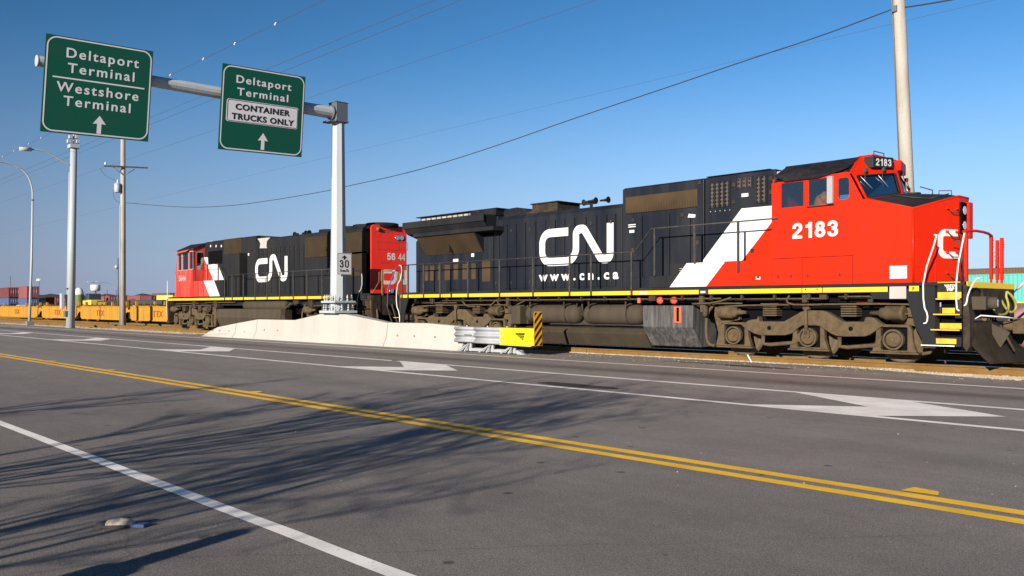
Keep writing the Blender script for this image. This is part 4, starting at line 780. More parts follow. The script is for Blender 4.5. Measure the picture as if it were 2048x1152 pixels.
# roof with sunshades
for sgn in (1, -1):
    Yr = lambda y: y if sgn == 1 else 2 * YC - y
    b = MB(); b.prism([(-11.12, Yr(20.02), 4.97), (-9.22, Yr(20.02), 4.99), (-9.28, Yr(19.55), 4.72), (-9.56, Yr(19.36), 4.60), (-9.92, Yr(19.33), 4.53), (-10.80, Yr(19.33), 4.52), (-11.08, Yr(19.38), 4.68)], (0, sgn * .012, -.028)); b.build('sunshade', 'roof_black', L)
b = MB(); b.px([(YS0, 4.50), (20.0, 4.95), (20.02, 4.985), (2 * YC - 20.02, 4.985), (2 * YC - 20.0, 4.95), (YF, 4.50), (YF - .05, 4.45), (YS0 + .05, 4.45)], -11.15, -9.22); b.build('cab_roof', 'roof_black', L, .01)
b = MB(); b.box(CX0 + .005, CX0 + .05, YS0 + .05, YF - .05, 1.98, 4.6); b.build('cab_rear_wall', 'red_paint', L)
b = MB(); b.box(CX0 + .06, -7.9, YS0 + .06, YF - .06, 2.6, 2.7); b.box(-9.1, -9.05, YS0 + .06, YF - .06, 2.7, 3.75); b.box(CX0 + .06, -10.9, YS0 + .06, YF - .06, 2.7, 3.84); b.build('cab_floor', 'cab_inside', L)
# front with two angled windscreens
def fr(sg):
    Yr = lambda y: y if sg == 1 else 2 * YC - y
    Aa, Bb, Cc, Dd = Vector((-8.82, Yr(YS0), 3.90)), Vector((-8.60, YC, 4.14)), Vector((-8.74, YC, 4.70)), Vector((-9.14, Yr(YS0), 4.52))
    return Yr, lambda s, t, k: tuple((Aa.lerp(Bb, s)).lerp(Dd.lerp(Cc, s), t) + Vector((-.05 * k, 0, 0)))
for sg in (1, -1):
    Yr, F = fr(sg)
    b = MB(); holed_map(b, [(0, 0), (1, 0), (1, 1), (0, 1)], [rrect(.075, .93, .05, .90, .07)], F); b.build('windscreen_frame', 'red_paint', L)
    b = MB(); holed_map(b, rrect(.055, .95, .02, .93, .07), [rrect(.09, .915, .07, .88, .07)], lambda s, t, k: tuple(Vector(F(s, t, 0)) + Vector((.006 - .02 * k, 0, 0)))); b.build('windscreen_seal', 'rubber', L)
    b = MB(); b.add([F(.07, .05, .6), F(.94, .05, .6), F(.94, .91, .6), F(.07, .91, .6)], [(0, 1, 2, 3)]); b.build('windscreen', 'front_glass', L)
    for s in (.16, .55):
        p0, p1 = Vector(F(s + .10, 1.05, 0)) + Vector((.05, 0, .02)), Vector(F(s + .02, .72, 0)) + Vector((.03, 0, 0)); p2, p3 = Vector(F(s - .03, .86, 0)) + Vector((.025, 0, 0)), Vector(F(s + .10, .35, 0)) + Vector((.025, 0, 0))
        b = MB(); b.tube([p0, p1], .010, 5); b.box(p0.x - .03, p0.x + .04, p0.y - .03, p0.y + .03, p0.z - .04, p0.z + .05); b.build('wiper_arm', 'handrail_black', L)
        b = MB(); b.tube([p2, p3], .009, 5); b.build('wiper_blade', 'aluminium', L)
    # header above the windscreen and number board
    T0, T1 = Vector((-9.22, Yr(20.0), 4.98)), Vector((-8.86, YC, 5.0)); Dd, Cc = Vector(F(0, 1, 0)), Vector(F(1, 1, 0))
    b = MB(); b.prism([Dd, Cc, T1, T0] if sg == 1 else [T0, T1, Cc, Dd], (-.06, 0, 0)); b.prism([Dd, T0, T0 + Vector((0, 0, -.1)), Vector((-9.22, Yr(YS0), 4.50))], (-.02, 0, 0)); b.build('cab_header', 'red_paint', L)
    n0, n1 = Vector((-8.92, Yr(20.02), 4.72)), Vector((-8.74, Yr(20.74), 4.76)); ax = (n1 - n0); ax.z = 0
    b = MB(); b.prism([n0 + Vector((0, 0, -.02)), n1 + Vector((0, 0, -.02)), n1 + Vector((0, 0, .23)), n0 + Vector((0, 0, .25))], (-.22, 0, 0)); bx = b.build('number_board', 'sign_black' if sg == 1 else 'red_paint', L, .012)
    if sg == 1: digits('board_number', '2183', .17, 'logo_white', bx, tuple(n0 + ax.normalized() * .10 + Vector((.004, -.002, .035))), Vector((ax.x, ax.y, .02)), (0, 0, 1), wd=1.25, st=.17, gap=.14)
b = MB(); b.px([(20.05, 4.78), (20.05, 5.02), (20.3, 5.05), (21.6, 5.05), (21.85, 5.02), (21.85, 4.78)], -9.3, -8.96); b.build('headboard', 'red_paint', L, .02)
b = MB(); b.box(-9.25, -9.0, 20.5, 21.4, 4.98, 5.0); b.tube([(-9.0, 20.25, 5.04), (-9.0, 20.25, 5.12), (-8.98, 20.75, 5.12), (-8.98, 20.75, 5.04)], .012, 5); b.build('roof_grab', 'handrail_black', L)
b = MB(); b.tube([(-9.10, YS0 + .02, 4.50), (-8.80, YS0 + .02, 3.90)], .032, 8); b.tube([(-7.765, YS0 + .02, 3.58), (-7.765, YS0 + .02, 1.98)], .028, 8); b.build('corner_bead', 'red_paint', L)
# nose
nz = [(-7.76, YS0), (-7.25, 20.66), (-7.25, 21.24), (-7.76, YF)]; zt = [3.60, 3.93, 3.93, 3.60]
b = MB(); o = [(x, y, 1.975) for x, y in nz] + [(x, y, z) for (x, y), z in zip(nz, zt)] + [(-8.82, YS0 + .003, 3.90), (-8.60, YC, 4.14), (-8.82, YF - .003, 3.90)] + [(-7.42, YC, 3.99), (-8.0, YC, 4.02)]
b.add(o, [(0, 1, 5, 4), (1, 2, 6, 5), (2, 3, 7, 6)]); b.build('nose', 'red_paint', L)
b = MB(); b.add([(-8.82, YS0 + .02, 3.905), (-7.765, YS0 + .02, 3.605), (-7.262, 20.66, 3.935), (-7.262, 21.24, 3.935), (-7.765, YF - .02, 3.605), (-8.82, YF - .02, 3.905), (-8.60, YC, 4.145), (-7.6, YC, 4.03)], [(0, 1, 7, 6), (1, 2, 7), (2, 3, 7), (3, 4, 7), (4, 5, 6, 7)]); b.build('nose_top', 'old_black_paint', L)
b = MB(); b.tube([(-8.81, YS0 + .02, 3.905), (-7.76, YS0 + .02, 3.605), (-7.255, 20.66, 3.935), (-7.255, 21.24, 3.935), (-7.76, YF - .02, 3.605)], .022, 8); b.build('nose_rim', 'red_paint', L)
b = MB(); b.tube([(-8.5, 20.1, 4.03), (-8.05, 20.1, 3.93), (-7.75, 20.35, 3.90), (-7.5, 20.75, 4.02)], .012, 5); b.tube([(-7.75, 20.85, 3.99), (-7.75, 20.85, 4.12), (-7.55, 21.05, 4.12), (-7.55, 21.05, 3.99)], .012, 5); b.lathe((-8.5, 21.3, 4.05), (0, 0, 1), [(0, .12), (.10, .12), (.10, .16), (.13, .16)], 14); b.build('nose_fittings', 'handrail_black', L)
b = MB(); b.box(-7.26, -7.20, 20.72, 21.02, 3.10, 3.80); b.build('headlight_recess', 'dark_gap', L)
b = MB(); b.box(-7.26, -7.15, 21.0, 21.24, 3.0, 3.82); b.build('headlight_door', 'red_paint', L, .01)
for z in (3.62, 3.28): b = MB(); b.lathe((-7.235, 20.86, z), (1, 0, 0), [(0, .04), (.03, .10), (.045, .10), (.05, .09)], 14); b.build('headlight', 'lens', L)
dn = Vector((-7.25 + 7.76, 20.66 - YS0, 0)).normalized(); nn = Vector((dn.y, -dn.x, 0)); NO = Vector((-7.76, YS0, 0))
b = MB(); ww = .155
ribbon(b, [(1.32, 3.10), (.80, 3.10, .14), (.80, 2.60, .14), (1.34, 2.60)], ww, NO + nn * .004, dn, (0, 0, 1), 0); b.build('nose_logo', 'logo_white', L)
b = MB()
for z in (3.64, 3.12, 2.66, 2.2):
    for s in (.98, 1.27):
        p = NO + dn * s + nn * .01 + Vector((0, 0, z)); b.ball(tuple(p), .035, 6); b.tube([p, p + nn * .05], .02, 5)
b.build('foot_bracket', 'red_paint', L)
b = MB()
for z in (3.56, 3.02, 2.57, 2.1): p = NO + Vector((0, 0, z)); b.tube([p + dn * 1.05 + nn * .01 + Vector((0, 0, .06)), p + dn * 1.10 + nn * .08 + Vector((0, 0, -.02)), p + dn * 1.30 + nn * .08 + Vector((0, 0, -.02)), p + dn * 1.33 + nn * .01 + Vector((0, 0, .04))], .012, 5)
b.build('nose_step', 'handrail_black', L)
b = MB(); b.px([(20.0, 1.98), (20.3, 1.98), (20.3, 2.75), (20.0, 2.75)], -7.515, -7.505); b.build('nose_door', 'red_paint', L)
# driver's side: wind deflector and mirror
b = MB(); b.box(-9.70, -9.56, YS0 - .10, YS0 - .01, 3.86, 4.50); b.build('wind_deflector', 'aluminium', L, .01)
b = MB(); b.box(-10.23, -9.55, YS0 - .03, YS0, 3.82, 3.845); b.build('window_ledge', 'rubber', L)
b = MB(); b.tube([(-8.75, 22.3, 4.45), (-8.5, 22.45, 4.35), (-8.52, 22.5, 4.2)], .015, 5); b.build('mirror_arm', 'handrail_black', L)
# ------------- front platform, steps, coupler, plough
b = MB(); b.prism([(XF, 19.44, 1.85), (XF, 22.46, 1.85), (XF, 22.46, 1.978), (XF, 19.44, 1.978)], (.012, 0, 0)); b.build('buffer_stripe', 'beam_yellow_lit', L)
b = MB(); b.box(-6.9, XF - .001, 19.42, 22.48, 1.2, 1.89); b.px([(20.2, 1.85), (21.7, 1.85), (21.5, 1.2), (20.4, 1.2)], XF, XF + .06); b.build('end_plate', 'underframe', L, .01)
def step_well(xa, xb, parent, facing=1):
    # a dark recess with treads that open to the track side
    b = MB(); b.box(xa, xb, YS0 + .28, YS0 + .32, .55, 1.9); b.box(xb - .02, xb + .01, YS0 + .01, YS0 + .30, .55, 1.9); b.build('step_back', 'dark_gap', parent)
    for k, z in enumerate((1.60, 1.27, .94)):
        dx = -.05 * k
        b = MB(); b.box(xa - .04 + dx, xb + .0, YS0 - .02 - .01 * k, YS0 + .26, z, z + .025); t_ = b.build('step', 'old_black_paint', parent)
        b = MB(); b.box(xa + .0 + dx, xb - .04, YS0 - .028 - .01 * k, YS0 - .021 - .01 * k, z - .002, z + .024); b.build('step_edge', 'step_yellow', t_)
        b = MB(); b.box(xa + .08 + dx, xb - .06, YS0 + .262, YS0 + .27, z + .03, z + .15); b.build('kick_plate', 'step_yellow', t_)
    b = MB(); b.box(xa - .10, xb - .02, YS0 - .04, YS0 + .26, .60, .63); b.box(xa - .05, xb - .02, YS0 + .0, YS0 + .02, .63, .80); t_ = b.build('step', 'old_black_paint', parent)
    b = MB(); b.box(xa - .0, xb - .12, YS0 - .006, YS0 + .0, .655, .765); b.build('kick_plate', 'step_yellow', t_)
    b = MB(); b.box(xa - .30, xb - .14, YS0 - .05, YS0 - .041, .60, .625); b.build('step_edge', 'logo_white', t_)
step_well(-7.27, -6.74, L)
b = MB(); b.py([(-8.72, 1.77), (-8.66, 1.62), (-7.88, 1.60), (-7.80, 1.30), (-7.72, 1.02), (-7.56, .70), (-7.56, .62), (-7.40, .62), (-7.30, .62), (-7.30, 1.89), (-8.60, 1.78)], YS0 + .012, YS0 + .03); b.build('step_side_plate', 'old_black_paint', L, .004)
b = MB(); b.box(-7.58, -7.30, YS0 + .03, YS0 + .28, .55, 1.89); b.build('step_well_wall', 'underframe', L)
b = MB(); b.box(-7.24, -6.76, YS0 + .0, YS0 + .01, 1.75, 1.93); b.build('step_riser', 'underframe', L)
b = MB(); b.box(-7.24, -6.76, YS0 - .006, YS0 - .001, 1.63, 1.755); b.box(-7.24, -6.78, YS0 - .006, YS0 - .001, 1.955, 1.975); b.build('kick_plate', 'step_yellow', L)
text('step_notice', 'WATCH\nYOUR\nSTEP', .062, 'logo_white', L, (-6.98, YS0 - .008, 1.875), (1, 0, 0), (0, 0, 1), off=.003, al='CENTER', lh=.75)
b = MB(); b.py([(-6.74, .62), (-6.66, .50), (-6.60, .62), (-6.60, 1.2), (-6.66, 1.9), (-6.74, 1.9)], YS0 + .012, YS0 + .30); b.build('step_well_wall', 'underframe', L)
H1 = [(1868, 470), (1875, 469), (1846, 554), (1847, 612), (1855.6, 629), (1854, 645.6), (1847, 647)]; H2 = [(1929, 465), (1912.5, 548), (1912.5, 618), (1919, 622)]; H3 = [(1960, 556.7), (1951, 557), (1936, 587), (1933, 608), (1928, 611.7)]
for hh, y in ((H1, 19.37), (H2, 19.37), (H3, 19.40)):
    P = [side(u, v, y) for u, v in hh]; b = MB(); b.tube([(x, y, z) for x, z in P], .018, 8, 1); b.build('grab_handle', 'logo_white', L)
for y in (19.50, 21.02, 21.42, 21.72): b = MB(); b.tube([(XF - .03, y, 1.97), (XF - .03, y, 2.10)], .03, 6); b.box(XF - .06, XF, y - .05, y + .05, 2.06, 3.02 if y != 21.42 else 2.95); b.build('end_post', 'red_paint', L, .008)
b = MB(); b.tube([(XF - .03, 19.35, 3.02), (XF + .02, 19.8, 3.07), (XF + .02, 20.6, 3.07), (XF - .03, 21.05, 3.02)], .03, 7, 1); b.build('end_rail', 'red_paint', L)
b = MB(); b.tube([(XF - .5, 20.1, 2.9), (XF - .4, 20.15, 2.9), (XF - .35, 20.15, 2.5), (XF - .35, 20.2, 1.97)], .018, 6); b.build('end_grab', 'handrail_black', L)
b = MB()
for k in range(16):
    a = k / 15; b.ball((XF - .0, 21.08 + .33 * a, 2.92 - .9 * 4 * a * (1 - a) * .62 + .0 * a), .017, 5)
for k in range(10): a = k / 9; b.ball((XF, 21.72 + .06 * math.sin(a * 6), 2.98 - .5 * a), .015, 5)
b.build('chain', 'red_fitting', L)
# plough: a curved blade with a vertical edge at the left
b = MB(); n = 12; rows = []
for i in range(n + 1):
    a = i / n; y = 19.55 + (22.35 - 19.55) * a; bow = math.sin(math.pi * a) * .38; rows.append([(-6.62 + bow * .55 + .0, y, 1.10 + .03 * math.sin(math.pi * a)), (-6.66 + bow * .75, y, .85), (-6.58 + bow * .9, y, .62), (-6.40 + bow, y, .42), (-6.25 + bow, y, .27)])
o = len(b.v)
for r in rows: b.v += r
b.smooth = True
for i in range(n):
    for k in range(4): b.face((o + i * 5 + k, o + i * 5 + k + 1, o + (i + 1) * 5 + k + 1, o + (i + 1) * 5 + k))
b.smooth = False; pl = b.build('snow_plough', 'plough_steel', L); sd = pl.modifiers.new('solid', 'SOLIDIFY'); sd.thickness = .03
for y in (20.3, 21.6): b = MB(); b.prism([(-6.6, y, 1.15), (-6.1, y, .9), (-6.35, y, .45)], (0, .03, 0)); b.tube([(-6.3, y + .02, 1.05), (-6.02, y + .02, .5)], .025, 5); b.build('plough_brace', 'tank_grey', L)
b = MB(); b.cyl((-6.65, YC, 1.02), (-6.15, YC, 1.02), .11, n=10); b.prism([(-6.2, YC - .17, .86), (-5.95, YC - .2, .86), (-5.80, YC - .05, .86), (-5.78, YC + .2, .86), (-6.0, YC + .16, .86), (-6.2, YC + .17, .86)], (0, 0, .34)); b.build('coupler', 'truck_dust', L, .02, 2)
b = MB(); b.cyl((-5.92, YC - .08, .80), (-5.92, YC - .08, 1.26), .05, n=10); b.build('coupler_pin', 'truck_dust', L)
b = MB(); b.tube([(-6.62, 19.75, 1.18), (-6.5, 19.75, 1.26), (-6.2, 20.4, 1.22), (-6.05, YC - .2, 1.18)], .016, 5); b.build('uncoupling_lever', 'logo_white', L)
b = MB(); b.box(-6.66, -6.36, 19.62, 19.95, 1.38, 1.66); b.lathe((-6.36, 19.80, 1.52), (1, .1, 0), [(0, .13), (.16, .135), (.17, .11), (.18, .02)], 16); b.build('ditch_light', 'tank_grey', L, .012)
b = MB(); b.lathe((-6.195, 19.815, 1.52), (1, .1, 0), [(0, .10), (.01, .08), (.015, .0)], 14); b.build('ditch_light_lens', 'lens', L)
HZ = lambda pts, X: [(X + dx, ) + endp(u, v, X + dx) for u, v, dx in pts]
def eq(u, v): return (1920 + u / 5.234, 520 + v / 5.234)
for pl_ in ([(335, 460, 0), (345, 520, .06), (390, 570, .1), (440, 578, .12), (490, 560, .1), (510, 500, .06), (500, 430, .03), (480, 380, 0), (490, 330, 0)], [(490, 330, 0), (540, 370, .08), (580, 440, .12), (590, 510, .12), (550, 550, .1), (515, 540, .06)], [(430, 420, .0), (455, 465, .04), (490, 520, .08)]):
    X = XF + .04; P = []
    for u, v, dx in pl_: uu, vv = eq(u, v); q = endp(uu, vv, X + dx); P.append((X + dx, q[0], q[1]))
    b = MB(); b.tube(P, .028, 7, 1); b.build('air_hose', 'hose_green', L)
b = MB()
for k in range(4): y = 20.3 + k * .16; b.tube([(XF + .03, y, 1.55), (XF + .12, y + .05, 1.35), (XF + .10, y + .1, 1.15)], .022, 6, 1); b.ball((XF + .1, y + .1, 1.13), .04, 6)
b.build('brake_hose', 'rubber', L)
b = MB(); b.tube([(-6.0, 21.2, .85), (-5.93, 21.25, .55), (-5.85, 21.3, .35)], .028, 6, 1); b.cyl((-5.87, 21.28, .38), (-5.80, 21.34, .28), .05, n=8); b.build('train_hose', 'rubber', L)
# ------------- underbody
TR = make_truck(L); T2 = copy_tree(TR, L); T2.location.x -= 13.3
for x0, x1 in ((-20.32, -17.97), (-17.80, -15.52)):
    b = MB(); b.lathe((x0, 19.95, 1.215), (1, 0, 0), [(0, .05), (.02, .15), (.07, .23), (.15, .285), (.25, .30), (x1 - x0 - .25, .30), (x1 - x0 - .15, .285), (x1 - x0 - .07, .23), (x1 - x0 - .02, .15), (x1 - x0, .05)], 22); at_ = b.build('air_tank', 'tank_grey', L)
    for x in (x0 + .35, x1 - .5):
        b = MB(); b.lathe((x, 19.95, 1.215), (1, 0, 0), [(0, .30), (0, .308), (.05, .308), (.05, .30)], 22); b.box(x + .0, x + .05, 19.62, 19.66, 1.40, 1.80); b.tube([(x + .02, 19.64, 1.46), (x + .10, 19.7, 1.52), (x + .25, 19.85, 1.56)], .02, 5); b.build('tank_strap', 'underframe', at_)
b = MB(); b.cyl((-15.53, 19.95, 1.215), (-15.42, 19.95, 1.215), .06, n=10); b.cyl((-17.98, 19.95, 1.215), (-17.85, 19.95, 1.215), .06, n=10); b.tube([(-17.9, 19.9, 1.2), (-17.88, 19.85, 1.5), (-17.88, 19.85, 1.75)], .03, 6); b.tube([(-18.05, 19.8, 1.45), (-18.05, 19.8, 1.7)], .025, 6); b.build('tank_piping', 'tank_grey', L)
b = MB(); b.px([(19.62, 1.48), (19.62, .88), (20.02, .33), (2 * YC - 20.02, .33), (2 * YC - 19.62, .88), (2 * YC - 19.62, 1.48)], -15.36, -13.66); b.build('fuel_tank', 'fuel_tank', L, .015)
b = MB(); b.px([(19.78, .66), (19.95, .80), (20.3, .84), (21.6, .84), (21.95, .80), (22.12, .66), (21.9, .27), (20.02, .27)], -21.3, -15.38); b.build('lower_tank', 'lower_tank', L, .01)
b = MB(); b.box(-14.27, -14.03, 19.60, 19.635, 1.0, 1.45); sg_ = b.build('fuel_gauge', 'salmon', L, .005); b = MB(); b.box(-14.18, -14.10, 19.592, 19.60, 1.04, 1.42); b.build('gauge_glass', 'dark_gap', sg_)
for x in (-14.72, -14.25): b = MB(); b.lathe((x, 19.66, 1.60), (.25, -1, .15), [(0, .07), (.10, .08), (.10, .10), (.15, .10), (.155, .06)], 14); b.build('filler_cap', 'red_fitting', L)
for u0, v0, u1, v1, y, m in ((1022, 612, 1040, 648, 19.55, 'tank_grey'), (1297, 583, 1310, 602, 19.45, 'underframe'), (1400, 606, 1409, 624, 19.55, 'truck_dust')):
    a, c = side(u0, v0, y), side(u1, v1, y); b = MB(); b.box(a[0], c[0], y, y + .3, c[1], a[1]); b.build('equipment_box', m, L, .01)
a, c = side(1022, 612, 19.85), side(1056, 648, 19.85); b = MB(); b.box(a[0], c[0], 19.85, 20.4, c[1], 1.5); b.build('equipment_box', 'underframe', L, .01)
b = MB(); a = side(1276, 601, 19.45); b.box(a[0], a[0] + .10, 19.42, 19.46, a[1] - .07, a[1] + .07); b.build('emergency_cutoff', 'salmon', L)
# pipes and brackets under the walkway
for z, y, x0, x1 in ((1.66, 19.50, -24.3, -14.9), (1.66, 19.50, -14.6, -12.7), (1.64, 19.52, -12.6, -9.9), (1.68, 19.5, -9.5, -8.75), (1.58, 19.6, -25.6, -23.6), (1.53, 19.55, -13.6, -12.1)):
    b = MB(); b.tube([(x0, y, z), (x1, y, z)], .020, 6); b.build('side_pipe', 'truck_dust', L)
for k in range(19): x = -25.9 + k * .92; b = MB(); b.box(x, x + .06, 19.46, 19.54, 1.62, 1.77); b.build('pipe_bracket', 'underframe', L)
for x, w, zb in ((-20.95, .12, 1.47), (-24.95, .1, 1.55), (-13.38, .13, 1.50), (-9.98, .18, 1.62), (-10.42, .12, 1.55)): b = MB(); b.box(x, x + w, 19.50, 19.6, zb, 1.78); b.build('hanger', 'tank_grey', L)
for P in ([(-13.6, 19.5, 1.52), (-12.9, 19.5, 1.54), (-12.4, 19.5, 1.68)], [(-20.9, 19.5, 1.50), (-21.3, 19.5, 1.50), (-21.4, 19.5, 1.68)], [(-23.3, 19.55, 1.68), (-23.0, 19.55, 1.45), (-22.6, 19.6, 1.45)], [(-20.5, 19.55, 1.5), (-20.1, 19.55, 1.64)], [(-21.8, 19.55, 1.45), (-21.45, 19.5, 1.66)], [(-10.75, 19.5, 1.72), (-10.85, 19.5, 1.6), (-10.75, 19.5, 1.5), (-10.3, 19.5, 1.49), (-9.9, 19.5, 1.50)]):
    b = MB(); b.tube(P, .024, 6, 1); b.build('bent_pipe', 'truck_dust', L)
for x, z in ((-20.85, 1.35), (-13.25, 1.33)): b = MB(); b.lathe((x, 19.6, z - .15), (0, 0, 1), [(0, .05), (.05, .07), (.25, .075), (.3, .04)], 10); b.build('moisture_trap', 'tank_grey', L)
b = MB(); b.lathe((-8.83, 19.7, 1.53), (0, 0, 1), [(0, .07), (.2, .07)], 10); b.build('sand_pipe', 'tank_grey', L)
b = MB(); b.tube([(-10.6, 19.9, 1.56), (-10.9, 19.9, 1.57), (-11.5, 19.95, 1.55), (-11.6, 19.95, 1.5)], .03, 6); b.build('cable_end', 'salmon', L); b = MB(); b.tube([(-9.2, 19.8, 1.555), (-8.45, 19.8, 1.55)], .03, 6); b.build('cable_end', 'salmon', L)
# rear end: handrail and steps
b = MB(); b.tube([(-26.75, YS0 - .03, 3.0), (-26.62, YS0 - .03, 3.0), (-26.55, YS0 - .03, 2.85), (-26.60, YS0 - .03, 2.55), (-26.9, YS0 - .03, 2.2), (-26.92, YS0 - .03, 1.5), (-26.72, YS0 - .03, 1.2), (-26.70, YS0 - .03, .85)], .02, 7, 1); b.build('grab_handle', 'logo_white', L)
b = MB(); b.py([(-26.69, 1.78), (-26.2, 1.78), (-26.45, 1.2), (-26.52, .6), (-26.70, .6)], YS0 + .01, YS0 + .04); b.build('step_side_plate', 'old_black_paint', L)
b = MB(); b.box(-27.15, -26.72, YS0 + .0, YS0 + .26, .62, .80); b.box(-27.15, -26.72, YS0 + .0, YS0 + .26, 1.02, 1.04); b.build('step', 'step_yellow', L)
b = MB(); b.box(-27.2, -26.69, 19.7, 22.2, 1.2, 1.95); b.cyl((-27.2, YC, 1.0), (-27.8, YC, 1.0), .14, n=8); b.build('rear_platform', 'underframe', L)
settle(L)
# the driver, seen through the open side window
t = thing('person', 'person in an orange safety vest seated at the cab side window', 'person', (-9.9, 19.75, 2.95))
bm = bmesh.new(); V = {}; PO = Vector((-.02, -.02, .33))
J = {'pel': (-10.0, 19.80, 3.15, .17), 'wst': (-10.0, 19.80, 3.38, .155), 'chest': (-9.96, 19.80, 3.66, .185), 'neck': (-9.86, 19.80, 3.85, .07), 'head': (-9.74, 19.80, 3.94, .10), 'crown': (-9.70, 19.80, 4.04, .08),
     'shl': (-9.93, 19.64, 3.78, .085), 'ell': (-9.78, 19.60, 3.58, .06), 'hal': (-9.52, 19.66, 3.56, .04), 'shr': (-9.95, 20.0, 3.80, .08), 'elr': (-9.80, 20.08, 3.55, .06), 'har': (-9.55, 20.0, 3.55, .04),
     'hipl': (-9.95, 19.70, 3.10, .11), 'knl': (-9.50, 19.68, 3.10, .08), 'ftl': (-9.45, 19.68, 2.75, .06), 'hipr': (-9.95, 19.92, 3.10, .11), 'knr': (-9.50, 19.95, 3.10, .08), 'ftr': (-9.45, 19.95, 2.75, .06)}
for k, (x, y, z, r) in J.items(): V[k] = bm.verts.new((x + PO.x, y + PO.y, z + PO.z))
for a, c in (('pel', 'wst'), ('wst', 'chest'), ('chest', 'neck'), ('neck', 'head'), ('head', 'crown'), ('chest', 'shl'), ('shl', 'ell'), ('ell', 'hal'), ('chest', 'shr'), ('shr', 'elr'), ('elr', 'har'), ('pel', 'hipl'), ('hipl', 'knl'), ('knl', 'ftl'), ('pel', 'hipr'), ('hipr', 'knr'), ('knr', 'ftr')): bm.edges.new((V[a], V[c]))
me = bpy.data.meshes.new('body'); bm.to_mesh(me); bm.free(); bo = bpy.data.objects.new('body', me); C.objects.link(bo); bo.parent = t
me.materials.append(M['skin']); sk = bo.modifiers.new('skin', 'SKIN')
for i, (k, (x, y, z, r)) in enumerate(J.items()): me.skin_vertices[0].data[i].radius = (r, r)
me.skin_vertices[0].data[0].use_root = True; bo.modifiers.new('sub', 'SUBSURF').levels = 1
b = MB(); b.lathe((-10.06, 19.76, 3.50), (.16, 0, 1), [(0, .20), (.2, .21), (.45, .235), (.58, .20), (.66, .10)], 16); b.smooth = True; b.tube([(-9.95, 19.62, 4.10), (-9.84, 19.58, 3.96)], .10, 10); b.build('vest', 'orange_vest', t)
b = MB(); b.ball((-9.73, 19.78, 4.33), .115, 12, (1, .9, .9)); b.build('cap', 'cloth_grey', t)
b = MB(); b.box(-10.3, -10.2, 19.6, 20.05, 3.0, 3.95); b.box(-10.3, -9.8, 19.6, 20.05, 2.92, 3.0); st_ = b.build('cab_seat', 'cab_inside', L, .02); st_.matrix_parent_inverse = Matrix.Translation(L.location).inverted()
settle(t)

# ------------------------------------------------------------------ the second locomotive
L2 = thing('locomotive', 'weathered second locomotive numbered 5644 behind the gantry post, its red cab at the far left', 'locomotive', (-38.7, YC, .16), 'locomotives coupled in the train')
q, qh = K(330, 440, 6.4, YS0), K(330, 440, 6.4, YH); c6, c6h = K(320, 430, 3.938, YS0), K(320, 430, 3.938, YH)
RE = -29.62      # rear face of the hood
b = MB(); b.box(-48.80, -28.75, YS0 + .005, YF - .005, 1.895, 1.975); b.box(-48.6, -29.2, 19.75, 22.15, 1.50, 1.895); b.box(-48.7, -29.0, YS0 + .01, 19.46, 1.76, 1.9); b.build('underframe', 'old_black_paint', L2, .006)
b = MB(); b.box(-46.8, -30.2, 20.2, 21.7, 1.1, 1.5); b.build('centre_sill', 'dark_gap', L2)  # near-black colour again stands in for underbody shade
b = MB(); b.box(-48.81, -30.3, YS0 - .004, YS0 + .004, 1.780, 1.893); b.build('sill_stripe', 'yellow_paint', L2)
Yf = lambda y: 2 * YC - y
xh0, xst, xcap = qh(495, 0)[0], side(512, 0, YH)[0], qh(1440, 0)[0]
b = MB(); b.px([(YH, 1.97), (YH, 4.86), (YH + .1, 4.92), (Yf(YH) - .1, 4.92), (Yf(YH), 4.86), (Yf(YH), 1.97)], xh0, xst); b.build('electrical_cabinet_hood', 'old_black_paint', L2, .015)
b = MB(); b.px([(YH, 1.97), (YH, 4.66), (YH + .14, 4.76), (Yf(YH) - .14, 4.76), (Yf(YH), 4.66), (Yf(YH), 1.97)], xst, RE - .05); b.build('engine_hood', 'old_black_paint', L2, .015)
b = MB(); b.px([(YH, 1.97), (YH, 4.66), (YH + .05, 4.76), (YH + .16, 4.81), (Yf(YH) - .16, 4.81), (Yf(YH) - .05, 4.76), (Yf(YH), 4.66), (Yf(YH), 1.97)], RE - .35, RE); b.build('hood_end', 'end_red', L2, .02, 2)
for x0, x1, z in ((xh0 + .2, qh(1165, 0)[0], 4.83),): b = MB(); b.box(x0, x1, YH + .12, Yf(YH) - .12, 4.92, z + .12); b.build('roof_panel', 'roof_black', L2, .01)
b = MB(); x0, x1 = qh(1160, 0)[0], qh(1450, 0)[0]; b.py([(x0, 4.66), (x0, 4.90), (x0 + .3, 4.92), (x1 - .2, 4.74), (x1, 4.70)], 20.3, 21.6); b.build('silencer_cover', 'roof_black', L2)
P = [(1185, 240), (1240, 232), (1350, 224), (1305, 270), (1300, 345), (1310, 360), (1215, 362), (1222, 300), (1205, 265)]
b = MB(); b.py([qh(x, y) for x, y in P], YH - .008, YH - .003); b.build('bleached_patch', 'concrete', L2)
# door leaves along the hood
b0, b1 = xst + .3, qh(1780, 0)[0]; n = 10
for i in range(n + 1): x = b0 + (b1 - b0) * i / n; b = MB(); b.box(x - .012, x + .012, YH - .0105, YH, 2.1, 4.25); b.build('door_seam', 'dark_gap', L2)
for i in range(n): x0, x1 = b0 + (b1 - b0) * i / n + .02, b0 + (b1 - b0) * (i + 1) / n - .02; b = MB(); b.box(x0, x1, YH - .008, YH + .01, 2.1, 4.25); b.build('hood_door', 'old_black_paint', L2, .003)
for i in range(n): x = b0 + (b1 - b0) * (i + .5) / n; b = MB(); latch(b, x, 4.1, YH - .008); b.build('door_latch', 'handrail_black', L2)
